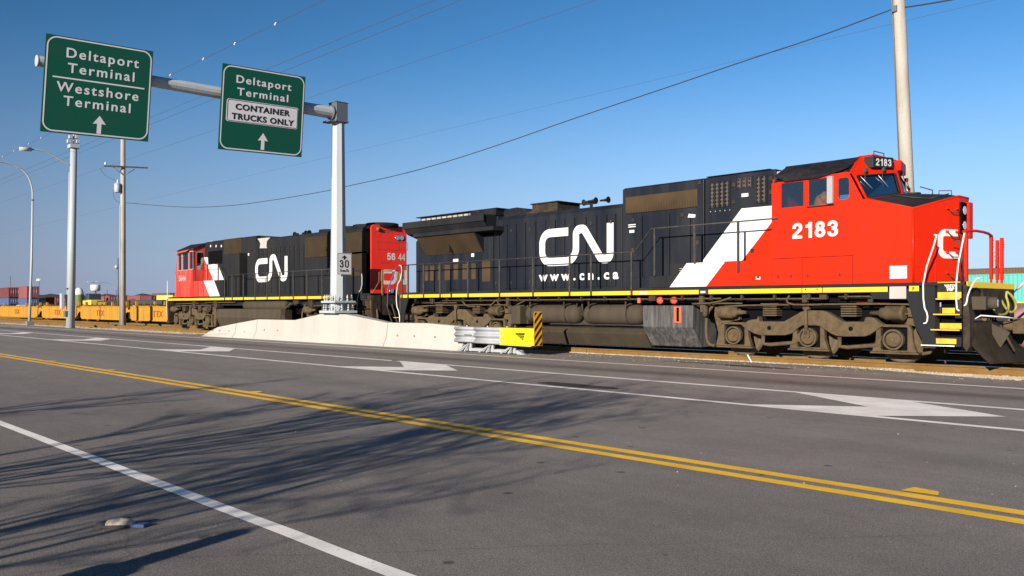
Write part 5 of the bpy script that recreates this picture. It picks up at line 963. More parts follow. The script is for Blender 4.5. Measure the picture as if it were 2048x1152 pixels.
# screens
def scr(p0, p1, f, name='filter_screen', m='mesh_grille', y=YH): a, c = f(*p0), f(*p1); b = MB(); b.box(a[0], c[0], y - .03, y + .01, c[1], a[1]); return b.build(name, m, L2, .01)
scr((757, 250), (985, 436), qh); scr((560, 405), (732, 555), qh, 'blower_screen', 'dark_gap')
scr((1145, 180), (1650, 300), c6h, 'radiator_screen', 'mesh_grille'); scr((1515, 292), (1630, 480), c6h, 'radiator_screen', 'mesh_grille')
b = MB(); a, c = K(330, 440, 6.4, 19.62)(752, 440), K(330, 440, 6.4, 19.62)(950, 985); b.box(a[0], c[0], 19.62, YH, 1.975, a[1]); b.build('filter_bulge', 'old_black_paint', L2, .01)
for x in (585, 655, 722): p = qh(x, 335); b = MB(); b.box(p[0] - .05, p[0] + .07, YH - .012, YH - .004, p[1] - .05, p[1] + .06); b.build('placard', 'logo_white', L2)
p = qh(1072, 440); b = MB(); b.box(p[0] - .07, p[0] + .07, YH - .012, YH - .004, p[1] - .06, p[1] + .06); b.build('placard', 'logo_white', L2)
# cab
cx0, cx1 = side(351, 600, YS0)[0], side(386, 600, YS0)[0]; cab = q
b = MB(); out = [(cx0 - .05, 1.975), (cx0 + .02, 3.2), (cx0 + .32, 4.47), (cx1, 4.56), (cx1, 1.975)]
wn = [rrect(cx0 + .38, cx0 + .82, 3.45, 4.33, .03), rrect(cx0 + .98, cx0 + 1.72, 3.45, 4.36, .03), rrect(cx0 + 1.86, cx0 + 2.32, 3.47, 4.38, .03)]
for y0, y1 in ((YS0, YS0 + .05), (YF - .05, YF)):
    b = MB(); b.holed(out, wn, y0, y1); b.build('cab_side', 'old_red_paint', L2)
    for w_ in wn: b = MB(); b.prism([(x, y0 + .03, z) for x, z in w_], (0, .006, 0)); b.build('side_window', 'side_glass', L2)
for w_ in wn: b = MB(); b.holed(rrect(min(p[0] for p in w_) - .04, max(p[0] for p in w_) + .04, min(p[1] for p in w_) - .04, max(p[1] for p in w_) + .04, .04), [w_], YS0 - .012, YS0); b.build('window_frame', 'aluminium', L2)
# rear wall of the cab with a round-topped window
b = MB(); arch = [(19.62, 3.45), (20.00, 3.45), (20.00, 4.25), (19.95, 4.38), (19.81, 4.44), (19.67, 4.38), (19.62, 4.25)]
holed_map(b, [(YS0 + .05, 1.975), (Yf(YH) + .6, 1.975), (Yf(YH) + .6, 4.5), (21.7, 4.86), (20.2, 4.86), (YS0 + .05, 4.5)], [arch], lambda y, z, k: (cx1 - .04 + .035 * k, y, z)); b.build('cab_rear_wall', 'old_red_paint', L2)
b = MB(); b.px(arch, cx1 - .02, cx1 - .01); b.build('rear_window', 'side_glass', L2)
b = MB(); b.px([(YS0 - .03, 4.53), (20.15, 4.90), (21.75, 4.90), (YF + .03, 4.53), (YF, 4.46), (21.7, 4.84), (20.2, 4.84), (YS0, 4.46)], cx0 + .25, cx1 + .05); b.build('cab_roof', 'roof_black', L2)
b = MB(); b.box(cx1 - .8, cx1 - .3, 20.6, 21.2, 4.9, 5.05); b.build('roof_unit', 'concrete', L2, .02)
b = MB(); b.prism([(cx0 + .02, YS0, 3.2), (cx0 + .02, YF, 3.2), (cx0 + .30, YF, 4.48), (cx0 + .30, YS0, 4.48)], (.04, 0, 0)); b.build('cab_front', 'old_red_paint', L2)
b = MB(); b.box(cx0 + .1, cx1 - .1, YS0 + .06, YF - .06, 2.7, 2.8); b.build('cab_floor', 'cab_inside', L2)
b = MB(); b.prism([(cx0 + .25, YS0 - .02, 4.44), (cx0 + 1.9, YS0 - .02, 4.52), (cx0 + 1.9, YS0 - .22, 4.40), (cx0 + .3, YS0 - .22, 4.33)], (0, 0, .02)); b.build('sunshade', 'salmon', L2)
text('cab_number', '5644', .42, 'logo_grey', L2, (cx0 + .45, YS0 - .004, 2.85), (1, 0, 0), (0, 0, 1), off=.012, sx=1.1)
nx0 = -48.55; b = MB(); b.pz([(cx0, YS0 + .01), (nx0 + .25, 19.75), (nx0, 20.3), (nx0, 21.6), (nx0 + .25, 22.15), (cx0, YF - .01)], 1.975, 3.42); b.build('nose', 'old_red_paint', L2, .06, 3)
for k in range(8): pass
b = MB()
for k in range(9): b.box(cx1 - .55, cx1 - .15, YS0 - .006, YS0, 2.15 + k * .07, 2.165 + k * .07)
b.build('cab_louvre', 'red_fitting', L2)
# low side box with the flash
sx1 = q(740, 0)[0]; b = MB(); b.box(cx1 + .01, sx1, YS0 + .012, YH - .01, 1.975, 2.80); b.build('side_box', 'old_black_paint', L2, .01)
X = lambda x: q(x, 0)[0]
b = MB(); b.py([(X(362), 2.795), (X(492), 2.795), (X(570), 1.98), (X(362), 1.98)], YS0 + .004, YS0 + .01); b.build('red_field', 'old_red_paint', L2)
b = MB(); b.py([(X(492), 2.795), (X(625), 2.795), (X(700), 1.98), (X(570), 1.98)], YS0 + .004, YS0 + .01); b.build('white_flash', 'logo_white', L2)
b = MB(); b.py([qh(500, 478), qh(552, 478), qh(556, 560), qh(680, 570), qh(765, 785), qh(630, 785)], YH - .016, YH - .012); b.build('white_flash', 'logo_white', L2)
b = MB(); b.py([qh(500, 480), qh(630, 785), qh(500, 785)], YH - .016, YH - .012); b.build('red_field', 'old_red_paint', L2)
b = MB(); p = qh(790, 890); b.cyl((p[0], YH - .3, p[1]), (p[0], YH, p[1]), .42, n=16); b.build('blower_duct', 'dark_gap', L2)
# logo on the side
lx0, lx1 = side(511, 0, YH)[0], side(575.5, 0, YH)[0]; z0, z1, zt = side(520, 564.5, YH)[1], side(536, 516, YH)[1], side(573, 512, YH)[1]; w = .27
s_ = (lx1 - lx0) / 3.26
pts = [(lx0 + 1.28 * s_, z1 - w / 2), (lx0 + w / 2, z1 - w / 2, .34), (lx0 + w / 2, z0 + w / 2, .34), (lx0 + 1.62 * s_, z0 + w / 2, .42), (lx0 + 1.62 * s_, z1 + .02, .22), (lx0 + 1.98 * s_, z1 + .02, .13), (lx0 + 2.68 * s_, z0 + w / 2, .22), (lx1 - w / 2, z0 + w / 2, .30), (lx1 - w / 2, zt)]
b = MB(); ribbon(b, pts, w, (0, YH - .014, 0), (1, 0, 0), (0, 0, 1), 0, seg=8); b.build('railway_logo', 'logo_white', L2)
# roof fans, horn
for u, r in ((600 + 330 / 5.484, .5), (600 + 590 / 5.484, .62), (600 + 760 / 5.484, .7), (600 + 900 / 5.484, .7)):
    x = side(u, 455, YC)[0]; b = MB(); b.lathe((x, YC, 4.74), (0, 0, 1), [(0, r), (.16, r), (.18, r * .95), (.17, .1)], 20); b.build('roof_fan', 'roof_black', L2)
b = MB(); b.tube([(RE - 1.6, 21.4, 4.76), (RE - 1.6, 21.4, 4.95), (RE - .15, 21.4, 4.92), (RE - .12, 21.4, 4.70)], .018, 5); b.build('roof_grab', 'handrail_black', L2)
hx = side(330 + 1740 / 6.4, 465, 20.6)[0]; b = MB(); b.box(hx - .2, hx + .2, 20.55, 20.65, 4.68, 4.78); b.build('horn_stand', 'roof_black', L2)
for dx, dr in ((-.25, -1), (.15, 1), (.45, 1)): b = MB(); b.lathe((hx + dx, 20.6, 4.86), (dr, 0, 0), [(0, .04), (.2, .05), (.32, .12), (.33, .1)], 10); b.build('horn', 'roof_black', L2)
# rear face details
E8 = lambda x, y: endp(740 + x / 5.2333, 430 + y / 5.236, RE)
YA, ZA = Vector((0, 1, 0)), Vector((0, 0, 1))
a, c = E8(180, 470), E8(352, 405); hh = c[1] - a[1]
digits('road_number', '56', hh, 'logo_white', L2, (RE, a[0], a[1]), YA, ZA, wd=1.12, gap=.10); m_ = E8(296, 470); digits('road_number', '44', hh, 'logo_white', L2, (RE, m_[0], a[1]), YA, ZA, wd=1.0, st=.12, gap=.06)
a, c = E8(112, 725), E8(390, 580); w = .15; ya, yb, za, zb = a[0], c[0], a[1], c[1]
b = MB(); s_ = (yb - ya) / 3.2; ribbon(b, [(ya + 1.35 * s_, zb - w / 2), (ya + w / 2, zb - w / 2, .15), (ya + w / 2, za + w / 2, .15), (ya + 1.75 * s_, za + w / 2, .2), (ya + 1.75 * s_, zb - .1, .1), (ya + 2.05 * s_, zb - .1, .06), (ya + 2.75 * s_, za + w / 2, .12), (yb - w / 2, za + w / 2, .14), (yb - w / 2, zb)], w, (RE + .004, 0, 0), YA, ZA, 0); b.build('railway_logo', 'logo_white', L2)
for x in (285, 328): p = E8(x, 240); b = MB(); b.lathe((RE - .0, p[0], p[1]), (1, 0, 0), [(0, .11), (.03, .12), (.04, .1)], 14); b.build('headlight', 'chrome', L2)
p = E8(215, 795); b = MB(); b.lathe((RE, p[0], p[1]), (1, 0, 0), [(0, .11), (.08, .12), (.1, .09)], 12); b.build('ditch_light', 'chrome', L2)
b = MB()
for x0, y0, x1, y1 in ((78, 290, 290, 360), (300, 290, 395, 365), (120, 160, 195, 178), (120, 490, 210, 505)):
    a, c = E8(x0, y1), E8(x1, y0); w_ = .018
    for r_ in ((a[0], c[0], a[1], a[1] + w_), (a[0], c[0], c[1] - w_, c[1]), (a[0], a[0] + w_, a[1], c[1]), (c[0] - w_, c[0], a[1], c[1])): b.box(RE, RE + .006, *r_)
p = E8(82, 200); ribbon(b, [(p[0] + .15 * math.cos(k * .4), p[1] + .15 * math.sin(k * .4)) for k in range(17)], .015, (RE + .004, 0, 0), YA, ZA, 0); b.build('panel_joint', 'red_fitting', L2)
p = E8(82, 148); b = MB(); b.ball((RE + .03, p[0], p[1]), .09, 8); b.box(RE, RE + .02, p[0], p[0] + .7, p[1] - .03, p[1]); b.build('bell_fitting', 'rust_steel', L2)
# railings
b = MB(); b.tube([(X(770), YS0 - .03, 3.02), (-30.7, YS0 - .03, 3.02)], .016, 6); b.build('handrail', 'handrail_black', L2)
rail_posts(L2, [q(x, 0)[0] for x in (768, 866, 1008, 1158, 1312, 1475, 1648, 1825)] + [c6(1280, 0)[0], c6(1525, 0)[0]], 3.02, 1.78)
b = MB(); b.tube([(X(365), YS0 - .03, 3.62), (X(690), YS0 - .03, 3.64), (X(765), YS0 - .03, 3.05)], .016, 6); b.build('handrail', 'handrail_black', L2)
rail_posts(L2, [X(393), X(550), X(685)], 3.62, 2.8)
for PP in ([(1530, 440), (1575, 440), (1600, 460), (1600, 575), (1565, 620), (1560, 770)], [(1840, 440), (1860, 440)]):
    b = MB(); b.tube([(c6(x, y)[0], YS0 - .05, c6(x, y)[1]) for x, y in PP], .022, 6, 1); b.build('grab_handle', 'concrete', L2)
Ee = lambda x, y, XX: (XX,) + endp(740 + x / 5.2333, 430 + y / 5.236, XX)
b = MB(); b.tube([Ee(135, 590, -28.8), Ee(95, 600, -28.8), Ee(95, 700, -28.8), Ee(5, 850, -28.8), Ee(5, 1040, -28.8)], .02, 6); b.build('grab_handle', 'rust_steel', L2)
b = MB(); b.tube([Ee(290, 545, -28.2), Ee(270, 560, -28.2), Ee(185, 780, -28.2), Ee(185, 990, -28.2)], .02, 6); b.build('grab_handle', 'c_blue', L2)
for x in (130, 298): b = MB(); p, p2 = Ee(x, 585, -28.75), Ee(x, 840, -28.75); b.box(-28.78, -28.72, p[1] - .03, p[1] + .03, p2[2], p[2]); b.build('end_post', 'rust_steel', L2)
b = MB(); p, p2 = Ee(120, 585, -28.75), Ee(300, 585, -28.75); b.tube([p, p2], .02, 6); b.build('end_rail', 'rust_steel', L2)
b = MB(); b.box(-29.55, -28.75, YS0 + .05, YF - .05, 1.7, 1.975); b.box(-28.8, -28.74, 19.9, 22.0, 1.1, 1.9); b.cyl((-28.7, YC, 1.0), (-27.9, YC, 1.0), .13, n=8); b.build('rear_platform', 'underframe', L2, .01)
a = c6(1580, 640); c = c6(1655, 780); b = MB(); b.box(a[0], c[0], YS0 + .1, YS0 + .5, c[1] - .4, 1.9); b.build('step_well_wall', 'underframe', L2)
b = MB()
for z in (.65, 1.0, 1.35): b.box(-29.3, -28.85, YS0 + .0, YS0 + .3, z, z + .03)
b.build('step', 'old_black_paint', L2)
for k in range(4): b = MB(); b.tube([(-28.72, 20.2 + k * .25, 1.55), (-28.6, 20.25 + k * .25, 1.1), (-28.5, 20.35 + k * .25, .7)], .03, 6, 1); b.build('brake_hose', 'tank_grey', L2)
# underbody
T3 = copy_tree(TR, L2); T3.location.x += -46.25 + 10.365; T4 = copy_tree(TR, L2); T4.location.x += -31.6 + 10.365
for o_, ch in ((L2, (T3, T4)),):
    for c_ in ch: c_.location += Vector((0, 0, 0))
a, c = c6(425, 740), c6(930, 860); b = MB(); b.px([(19.55, 1.33), (19.50, .9), (19.75, .36), (22.1, .36), (22.4, .9), (22.35, 1.33)], a[0], c[0]); b.build('fuel_tank', 'tank_grey', L2, .02)
a, c = c6(630, 700), c6(960, 700); b = MB(); b.lathe((a[0], 19.72, 1.50), (1, 0, 0), [(0, .1), (.05, .2), (.12, .235), (c[0] - a[0] - .12, .235), (c[0] - a[0] - .05, .2), (c[0] - a[0], .1)], 18); b.build('air_tank', 'tank_grey', L2)
for x0, x1, y0, y1 in ((940, 985, 745, 830), (1165, 1200, 670, 735), (1050, 1090, 670, 700), (250, 280, 678, 735), (420, 450, 670, 730)):
    a, c = K(320, 430, 3.938, 19.55)(x0, y0), K(320, 430, 3.938, 19.55)(x1, y1); b = MB(); b.box(a[0], c[0], 19.55, 19.9, c[1], a[1]); b.build('equipment_box', 'underframe', L2)
b = MB(); b.tube([(-39, 19.6, 1.3), (-36, 19.6, 1.28), (-35.3, 19.6, 1.6)], .03, 5, 1); b.tube([(-44.4, 19.6, 1.65), (-40.9, 19.6, 1.66)], .025, 5); b.tube([(-48, 19.6, 1.6), (-45.2, 19.6, 1.62)], .025, 5); b.build('side_pipe', 'truck_dust', L2)
b = MB(); b.tube([(-48.85, YS0 - .02, 2.9), (-48.85, YS0 - .02, 2.1), (-48.95, YS0 - .02, 1.6), (-48.85, YS0 - .02, .7)], .02, 6); b.tube([(-48.95, 21.5, 2.9), (-48.95, 21.5, 2.0), (-49.1, 21.5, 1.6)], .02, 6); b.build('grab_handle', 'logo_white', L2)
b = MB(); b.box(-49.0, -48.8, YS0 + .02, YF - .02, .5, 1.9); b.box(-49.05, -48.55, YS0 - .02, YS0 + .3, .55, .6); b.build('front_end_plate', 'underframe', L2)
settle(L2)

# ------------------------------------------------------------------ yellow well cars on the next track
YW = 24.5
def well(x0, x1, label, left_flat=True):
    t = thing('well_car', label, 'well car', ((x0 + x1) / 2, 26.0, .16), 'yellow well cars on the second track')
    for y, s in ((YW, 1), (27.5, -1)):
        b = MB(); P = [(x0 + .15, 1.46), (x1 - .15, 1.46), (x1 - .05, 1.2), (x1 - .1, .5), (x1 - .6, .38), (x0 + .6, .38), (x0 + .1, .5), (x0 + .05, 1.2)]
        b.py(P, y, y + .12 * s); sp = b.build('side_sill', 'well_yellow', t, .02)
        b = MB(); b.box(x0 + .2, x1 - .2, y - .03 * s, y, 1.40, 1.47); b.box(x0 + .5, x1 - .5, y - .05 * s, y, .37, .43)
        for k in range(1, 4): x = x0 + (x1 - x0) * k / 4; b.box(x - .03, x + .03, y - .02 * s, y, .43, 1.40)
        b.build('side_flange', 'well_yellow', sp)
    b = MB(); b.box(x0 + .4, x1 - .4, YW + .12, 27.38, .36, .42); b.build('well_floor', 'rust_steel', t)
    for x, s in ((x0 + .3, 1), (x1 - .3, -1)):
        b = MB(); b.box(min(x, x + .5 * s), max(x, x + .5 * s), YW + .1, 27.4, 1.35, 1.55); b.box(min(x, x + .15 * s), max(x, x + .15 * s), YW + .3, YW + .5, 1.5, 1.85); b.box(min(x, x + .15 * s), max(x, x + .15 * s), 27.0, 27.2, 1.5, 1.85); b.build('end_platform', 'well_yellow', t, .01)
    xm = (x0 + x1) / 2; text('reporting_mark', 'TTX', .66, 'well_red', t, (xm - 1.1, YW - .026, .68), (1, 0, 0), (0, 0, 1), off=.004, sx=1.5)
    b = MB()
    for k in range(7): xx = x0 + 1.2 + (x1 - x0 - 2.4) * k / 6; b.box(xx, xx + .12, 27.0, 27.1, 1.46, 1.72 + .1 * (k % 2))
    b.build('guide_post', 'rust_steel', t)
    b = MB(); xt = x1 + .0
    for dx in (-.75, .75):
        for y in (25.2, 26.75): b.lathe((xt + dx, y, .60), (0, 1, 0), [(0, .4), (.1, .44)], 18)
    w_ = b.build('wheelset', 'wheel_steel', t)
    b = MB(); b.py([(xt - 1.1, .75), (xt - .5, .50), (xt + .5, .50), (xt + 1.1, .75), (xt + .6, 1.0), (xt - .6, 1.0)], 24.95, 25.15); b.box(xt - .25, xt + .25, 25.1, 26.9, .6, 1.35); b.build('car_truck', 'underframe', t)
    b = MB(); b.box(xt - .5, xt + .5, 25.0, 27.0, 1.2, 1.6); b.tube([(xt + .1, 24.9, 1.4), (xt + .1, 24.9, 2.0), (xt + .5, 25.2, 2.0)], .03, 5); b.build('coupling_gear', 'underframe', t); settle(t)
well(-69.1, -57.6, 'yellow well car half hidden by the front of the second locomotive'); well(-81.0, -70.4, 'yellow well car between the tall grey lamp pole and the wooden utility pole')
well(-92.6, -82.1, 'yellow well car right behind the tall grey lamp pole'); well(-108.5, -94.0, 'yellow well car behind the curved street lamp, farthest left')

# ------------------------------------------------------------------ shipping containers and the terminal far behind
def container(u0, u1, v0, v1, Y, m, label, ends=True, name='shipping_container', group='shipping containers in the yard', width=2.44, rib=.28):
    xa, xb = side(u0, 613, Y)[0], side(u1, 613, Y)[0]; um = (u0 + u1) / 2; zt = side(um, v0, Y)[1]; zb = max(0.1, side(um, v1, Y)[1])
    t = thing(name, label, 'container', ((xa + xb) / 2, Y + width / 2, zb), group)
    b = MB(); n = max(4, int((xb - xa) / rib)); lo = []; hi = []
    for i in range(n + 1):
        x = xa + .1 + (xb - xa - .2) * i / n
        for k, o in ((.0, 0), (.35, 0), (.5, .035), (.85, .035)):
            if i < n: lo.append((x + (xb - xa - .2) / n * k, Y + .02 + o))
    lo.append((xb - .1, Y + .02)); P = lo + [(xb - .1, Y + width - .03), (xa + .1, Y + width - .03)]
    b.pz(P, zb + .15, zt - .08); b.build('corrugated_body', m, t)
    b = MB()
    for x in (xa, xb - .12):
        for y in (Y, Y + width - .12): b.box(x, x + .12, y, y + .12, zb, zt)
    for y in (Y, Y + width - .1):
        for z0, z1 in ((zb, zb + .16), (zt - .10, zt)): b.box(xa + .12, xb - .12, y, y + .1, z0, z1)
    b.box(xa + .05, xb - .05, Y + .05, Y + width - .05, zt - .05, zt - .02); b.build('frame', m, t)
    b = MB(); b.box(xb - .09, xb - .02, Y + .12, Y + width - .12, zb + .15, zt - .1); dr = b.build('door', m, t)
    b = MB()
    for k in range(4): y = Y + .5 + k * .48; b.cyl((xb + .0, y, zb + .1), (xb + .0, y, zt - .1), .025, n=5)
    b.build('locking_bar', 'aluminium', dr); settle(t); return t
container(20, 54, 573.5, 597, 54, 'c_red', 'dull red container stacked on a blue one, right of the curved street lamp')
container(20, 54, 597.2, 612, 54, 'c_blue', 'blue container under the dull red one behind the curved street lamp')
container(-20, 17.5, 576, 596, 52, 'c_maroon', 'maroon container at the left edge on top of a blue one')
container(-20, 17.5, 596.2, 610, 52, 'c_blue', 'blue container at the left edge below the maroon one')
container(92, 111, 594.5, 608, 60, 'c_red', 'small red container between the curved street lamp and the grey cabinet')
container(78, 90, 596, 608, 60, 'c_teal', 'teal container beside the floodlight mast')
container(202, 219, 592, 603, 62, 'c_red', 'red container right of the white tank on a stem')
container(220, 241, 592, 603, 64, 'c_maroon', 'maroon container left of the wooden utility pole')
container(254, 280, 591, 603, 62, 'c_red', 'red container just right of the wooden utility pole')
container(281, 303, 591, 603, 62, 'c_maroon', 'maroon container between a red and a brown one, right of the utility pole')
container(304, 340, 586, 602, 66, 'c_brown', 'brown container just left of the red cab of the second locomotive')
container(313, 345, 590.5, 608, 58, 'c_yellow', 'yellow container directly in front of the brown one by the red cab')
container(258, 324, 600, 608, 50, 'c_dark', 'long low dark container on a flat car above the yellow well car')
container(194, 235, 601, 604, 48, 'c_dark', 'dark flat load with a silver edge left of the utility pole')
t = container(1900, 2110, 548, 603, 86, 'c_teal', 'large turquoise container behind the nose of the leading locomotive', rib=.36)
t = container(1850, 2200, 535, 547.5, 98, 'c_brown', 'long brown wagon top showing above the turquoise container')
t = thing('flat_car', 'brown flat car carrying the turquoise container', 'flat car', (-22, 87, 0)); b = MB(); xa, xb = side(1890, 613, 86)[0], side(2120, 613, 86)[0]; za = side(2040, 603.4, 86)[1]; b.box(xa, xb, 85.9, 88.6, za - 1.15, za); b.build('deck', 'c_brown', t, .02)
b = MB(); b.box(xa, xb, 85.87, 85.9, za - .12, za); b.build('deck_edge', 'c_yellow', t)
for k in range(4): b = MB(); x = xa + (xb - xa) * (.12 + .25 * k); b.lathe((x, 86.2, .5), (0, 1, 0), [(0, .42), (.12, .46)], 16); b.build('wheel', 'wheel_steel', t)
settle(t)
# pink-red tank wagon close behind the coupler
t = thing('tank_wagon', 'faded pinkish red tank wagon with a rounded end behind the coupler', 'tank wagon', (-4, 26, .16)); b = MB(); x0 = side(1990, 660, 25.0)[0]; b.lathe((x0, 26.0, .86), (1, 0, 0), [(0, .1), (.08, .35), (.25, .55), (.5, .62), (9, .62)], 24); b.build('tank', 'pink_tank', t); b = MB(); b.box(x0 + .6, x0 + 9, 25.2, 26.8, .3, .42); b.lathe((x0 + 2.2, 25.15, .5), (0, 1, 0), [(0, .38), (.12, .42)], 16); b.build('wagon_frame', 'underframe', t); settle(t)
# white post-mounted lever behind the hoses
a = (2048, 562); t = thing('switch_stand', 'white and grey inclined lever of a switch stand behind the yellow hoses', 'switch stand', (-5.9, 22.9, 0)); p0, p1 = side(2024, 588, 22.9), side(2062, 552, 22.9)
b = MB(); b.tube([(p0[0], 22.9, p0[1]), ((p0[0] * .7 + p1[0] * .3), 22.9, p0[1] * .7 + p1[1] * .3)], .02, 6); b.tube([(p0[0], 22.9, p0[1]), (p0[0], 22.9, 0)], .05, 6); b.build('stand', 'tank_grey', t); b = MB(); b.tube([((p0[0] * .7 + p1[0] * .3), 22.9, p0[1] * .7 + p1[1] * .3), (p1[0], 22.9, p1[1])], .04, 6); b.build('lever', 'logo_white', t); settle(t)

# distant yard furniture
def mast(u, v0, Y, label, name='floodlight_mast', r=.12):
    x = side(u, 613, Y)[0]; z = side(u, v0, Y)[1]; t = thing(name, label, 'mast', (x, Y, 0)); b = MB(); b.cyl((x, Y, 0), (x, Y, z), r, r * .6, n=8); b.build('pole', 'galv_dark', t); return t, x, z
t, x, z = mast(78, 561, 62, 'floodlight mast with two white lamp heads right of the curved street lamp')
b = MB(); b.box(x - .8, x + .8, 61.8, 62.2, z - .1, z + .0); b.build('cross_bar', 'galv_dark', t)
for dx in (-.75, .75): b = MB(); b.box(x + dx - .35, x + dx + .35, 61.7, 62.2, z - .15, z + .45); b.build('lamp_head', 'porcelain', t, .05)
settle(t)
t, x, z = mast(191, 582, 60, 'white drum-shaped tank raised on a thin stem', 'elevated_tank', .28); t['category'] = 'tank'
b = MB(); za, zb = side(191, 582.5, 60)[1], side(191, 569.5, 60)[1]; r = (side(200, 613, 60)[0] - side(182, 613, 60)[0]) / 3.2; r = .95; b.lathe((x, 60, za), (0, 0, 1), [(0, r * .55), (.15, r), (zb - za - .05, r), (zb - za, r * .9)], 20); b.build('tank', 'porcelain', t); settle(t)
t = thing('dome_silo', 'green silo with a white dome behind the tall grey lamp pole', 'silo', (side(158, 613, 56)[0], 56, 0)); x = t.location.x; zd, zt_ = side(158, 590, 56)[1], side(158, 575, 56)[1]; r = .95
b = MB(); b.cyl((x, 56, 0), (x, 56, zd), r, n=24, cap=False); b.build('wall', 'c_green', t); b = MB(); b.lathe((x, 56, zd), (0, 0, 1), [((zt_ - zd) * math.sin(a * math.pi / 16), r * math.cos(a * math.pi / 16) + .01) for a in range(8)] + [(zt_ - zd, .05)], 24); b.build('dome', 'porcelain', t); settle(t)
t = thing('yard_vehicle', 'yellow yard machine with a dark cab left of the raised white tank', 'vehicle', (side(178, 613, 50)[0], 50, 0)); x = t.location.x
b = MB(); b.box(x - 1.8, x + 2.4, 49.5, 51.8, .9, 2.6); b.build('body', 'c_yellow', t, .1); b = MB(); b.box(x - .8, x + 1.0, 49.6, 51.7, 2.6, 3.7); b.build('cab', 'c_dark', t, .1)
for dx in (-1.2, 1.6): b = MB(); b.lathe((x + dx, 49.4, .7), (0, 1, 0), [(0, .65), (.4, .7)], 16); b.build('wheel', 'rubber', t)
settle(t)
t = thing('parked_car', 'small white car parked beneath the blue container at the far left', 'car', (side(35, 613, 48)[0], 48, 0)); x = t.location.x
b = MB(); b.py([(x - 2.1, .5), (x + 2.1, .5), (x + 2.1, 1.0), (x + 1.3, 1.1), (x + .8, 1.75), (x - 1.0, 1.75), (x - 1.6, 1.15), (x - 2.1, 1.05)], 48, 49.8); b.build('body', 'porcelain', t, .08, 2)
b = MB(); b.py([(x - 1.3, 1.15), (x + 1.1, 1.15), (x + .7, 1.65), (x - .95, 1.65)], 47.98, 48.0); b.build('window', 'c_dark', t)
for dx in (-1.3, 1.3): b = MB(); b.lathe((x + dx, 47.95, .4), (0, 1, 0), [(0, .36), (.2, .38)], 14); b.build('wheel', 'rubber', t)
settle(t)
t, x, z = mast(236, 516, 44, 'thin pale mast with a small round camera beside the utility pole', 'camera_mast', .13)
b = MB(); b.ball((x, 43.8, side(236, 534, 44)[1]), .28, 10); b.build('camera_dome', 'galvanised', t); settle(t)
for u, lab in ((214, 'faint curved lamp post left of the camera mast'), (232, 'faint curved lamp post just behind the camera mast')):
    t, x, z = mast(u, 580, 80, lab, 'street_lamp', .13); b = MB(); b.tube([(x, 80, z), (x, 79.6, z + 1.0), (x, 78, z + 1.9), (x, 75, z + 2.1)], .08, 6, 1); b.build('arm', 'galvanised', t); t['category'] = 'street lamp'; settle(t)
t, x, z = mast(21, 552, 100, 'distant power pole with three crossarms at the left edge', 'power_pole', .2); t['category'] = 'power pole'
b = MB()
for k in range(3): b.box(x - 5 - k * .3, x + .5, 99.9, 100.1, z - .8 - k * 2.2, z - .6 - k * 2.2)
b.build('crossarm', 'pole_wood_dark', t); settle(t)

# ------------------------------------------------------------------ poles and wires near the track
XA = -74.0; ea = lambda u, v: (XA,) + endp(u, v, XA)
bx = side(59, 648, 18.75)[0]
t = thing('street_lamp', 'slender grey street lamp with a curved arm at the far left', 'street lamp', (bx, 18.75, 0))
XA = bx; b = MB(); p = ea(65, 400); b.tube([(XA, 18.75, .3), (XA, 18.9, 5.0), (XA, p[1], p[2])], .10, 10, r2=.07); b.build('pole', 'galvanised', t)
b = MB(); b.tube([ea(65, 401), ea(65, 376), ea(56, 350), ea(38, 334), ea(14, 325), ea(-12, 322), ea(-40, 322)], .055, 8, 2); b.build('arm', 'galvanised', t)
b = MB(); b.lathe((XA, p[1], p[2] - .05), (0, 0, 1), [(0, .10), (.1, .11)], 10); b.build('pole_collar', 'galv_dark', t)
p = ea(-55, 322); b = MB(); b.box(p[0] - .15, p[0] + .15, p[1] - .35, p[1] + .45, p[2] - .08, p[2] + .08); b.build('lamp_head', 'galv_dark', t, .04)
b = MB(); b.box(XA - .25, XA + .25, 18.5, 19.0, -.05, .32); b.build('footing', 'concrete_dark', t, .02); settle(t)
XA = side(141, 655, 18.4)[0]
t = thing('street_lamp', 'tall thick grey pole with a straight lamp arm and a side conduit', 'street lamp', (XA, 18.4, 0)); top = ea(147.5, 296)
b = MB(); b.cyl((XA, 18.4, 0), top, .27, .21, n=12); b.build('pole', 'galvanised', t)
b = MB(); b.cyl(ea(133.5, 650), ea(139, 345), .055, n=6); b.build('conduit', 'galvanised', t)
b = MB(); q1 = ea(147.5, 297); b.box(q1[0] - .3, q1[0] + .3, q1[1] - .32, q1[1] + .32, q1[2], q1[2] + .25); b.cyl((q1[0], q1[1], q1[2] + .2), (q1[0], q1[1], q1[2] + 1.1), .06, n=6); b.build('pole_top', 'galvanised', t, .02)
for dy, dz in ((-.3, .45), (.25, .5), (-.2, .75), (.18, .8)): b = MB(); b.box(q1[0] - .12, q1[0] + .12, q1[1] + dy - .12, q1[1] + dy + .12, q1[2] + dz - .12, q1[2] + dz + .12); b.build('camera', 'galvanised', t, .02)
b = MB(); b.tube([ea(142, 331), ea(120, 319), ea(92, 303), ea(74, 299), ea(60, 299)], .05, 7, 1); b.build('arm', 'galvanised', t)
b = MB(); p0, p1 = ea(63, 299), ea(39, 297.5); b.tube([p0, p1], .13, 8); lh = b.build('lamp_head', 'galvanised', t)
b = MB(); a, c = endp(121, 617, XA), endp(128, 587, XA); b.box(XA - .2, XA + .15, a[0], c[0], a[1], c[1]); b.build('meter_box', 'galvanised', t, .02)
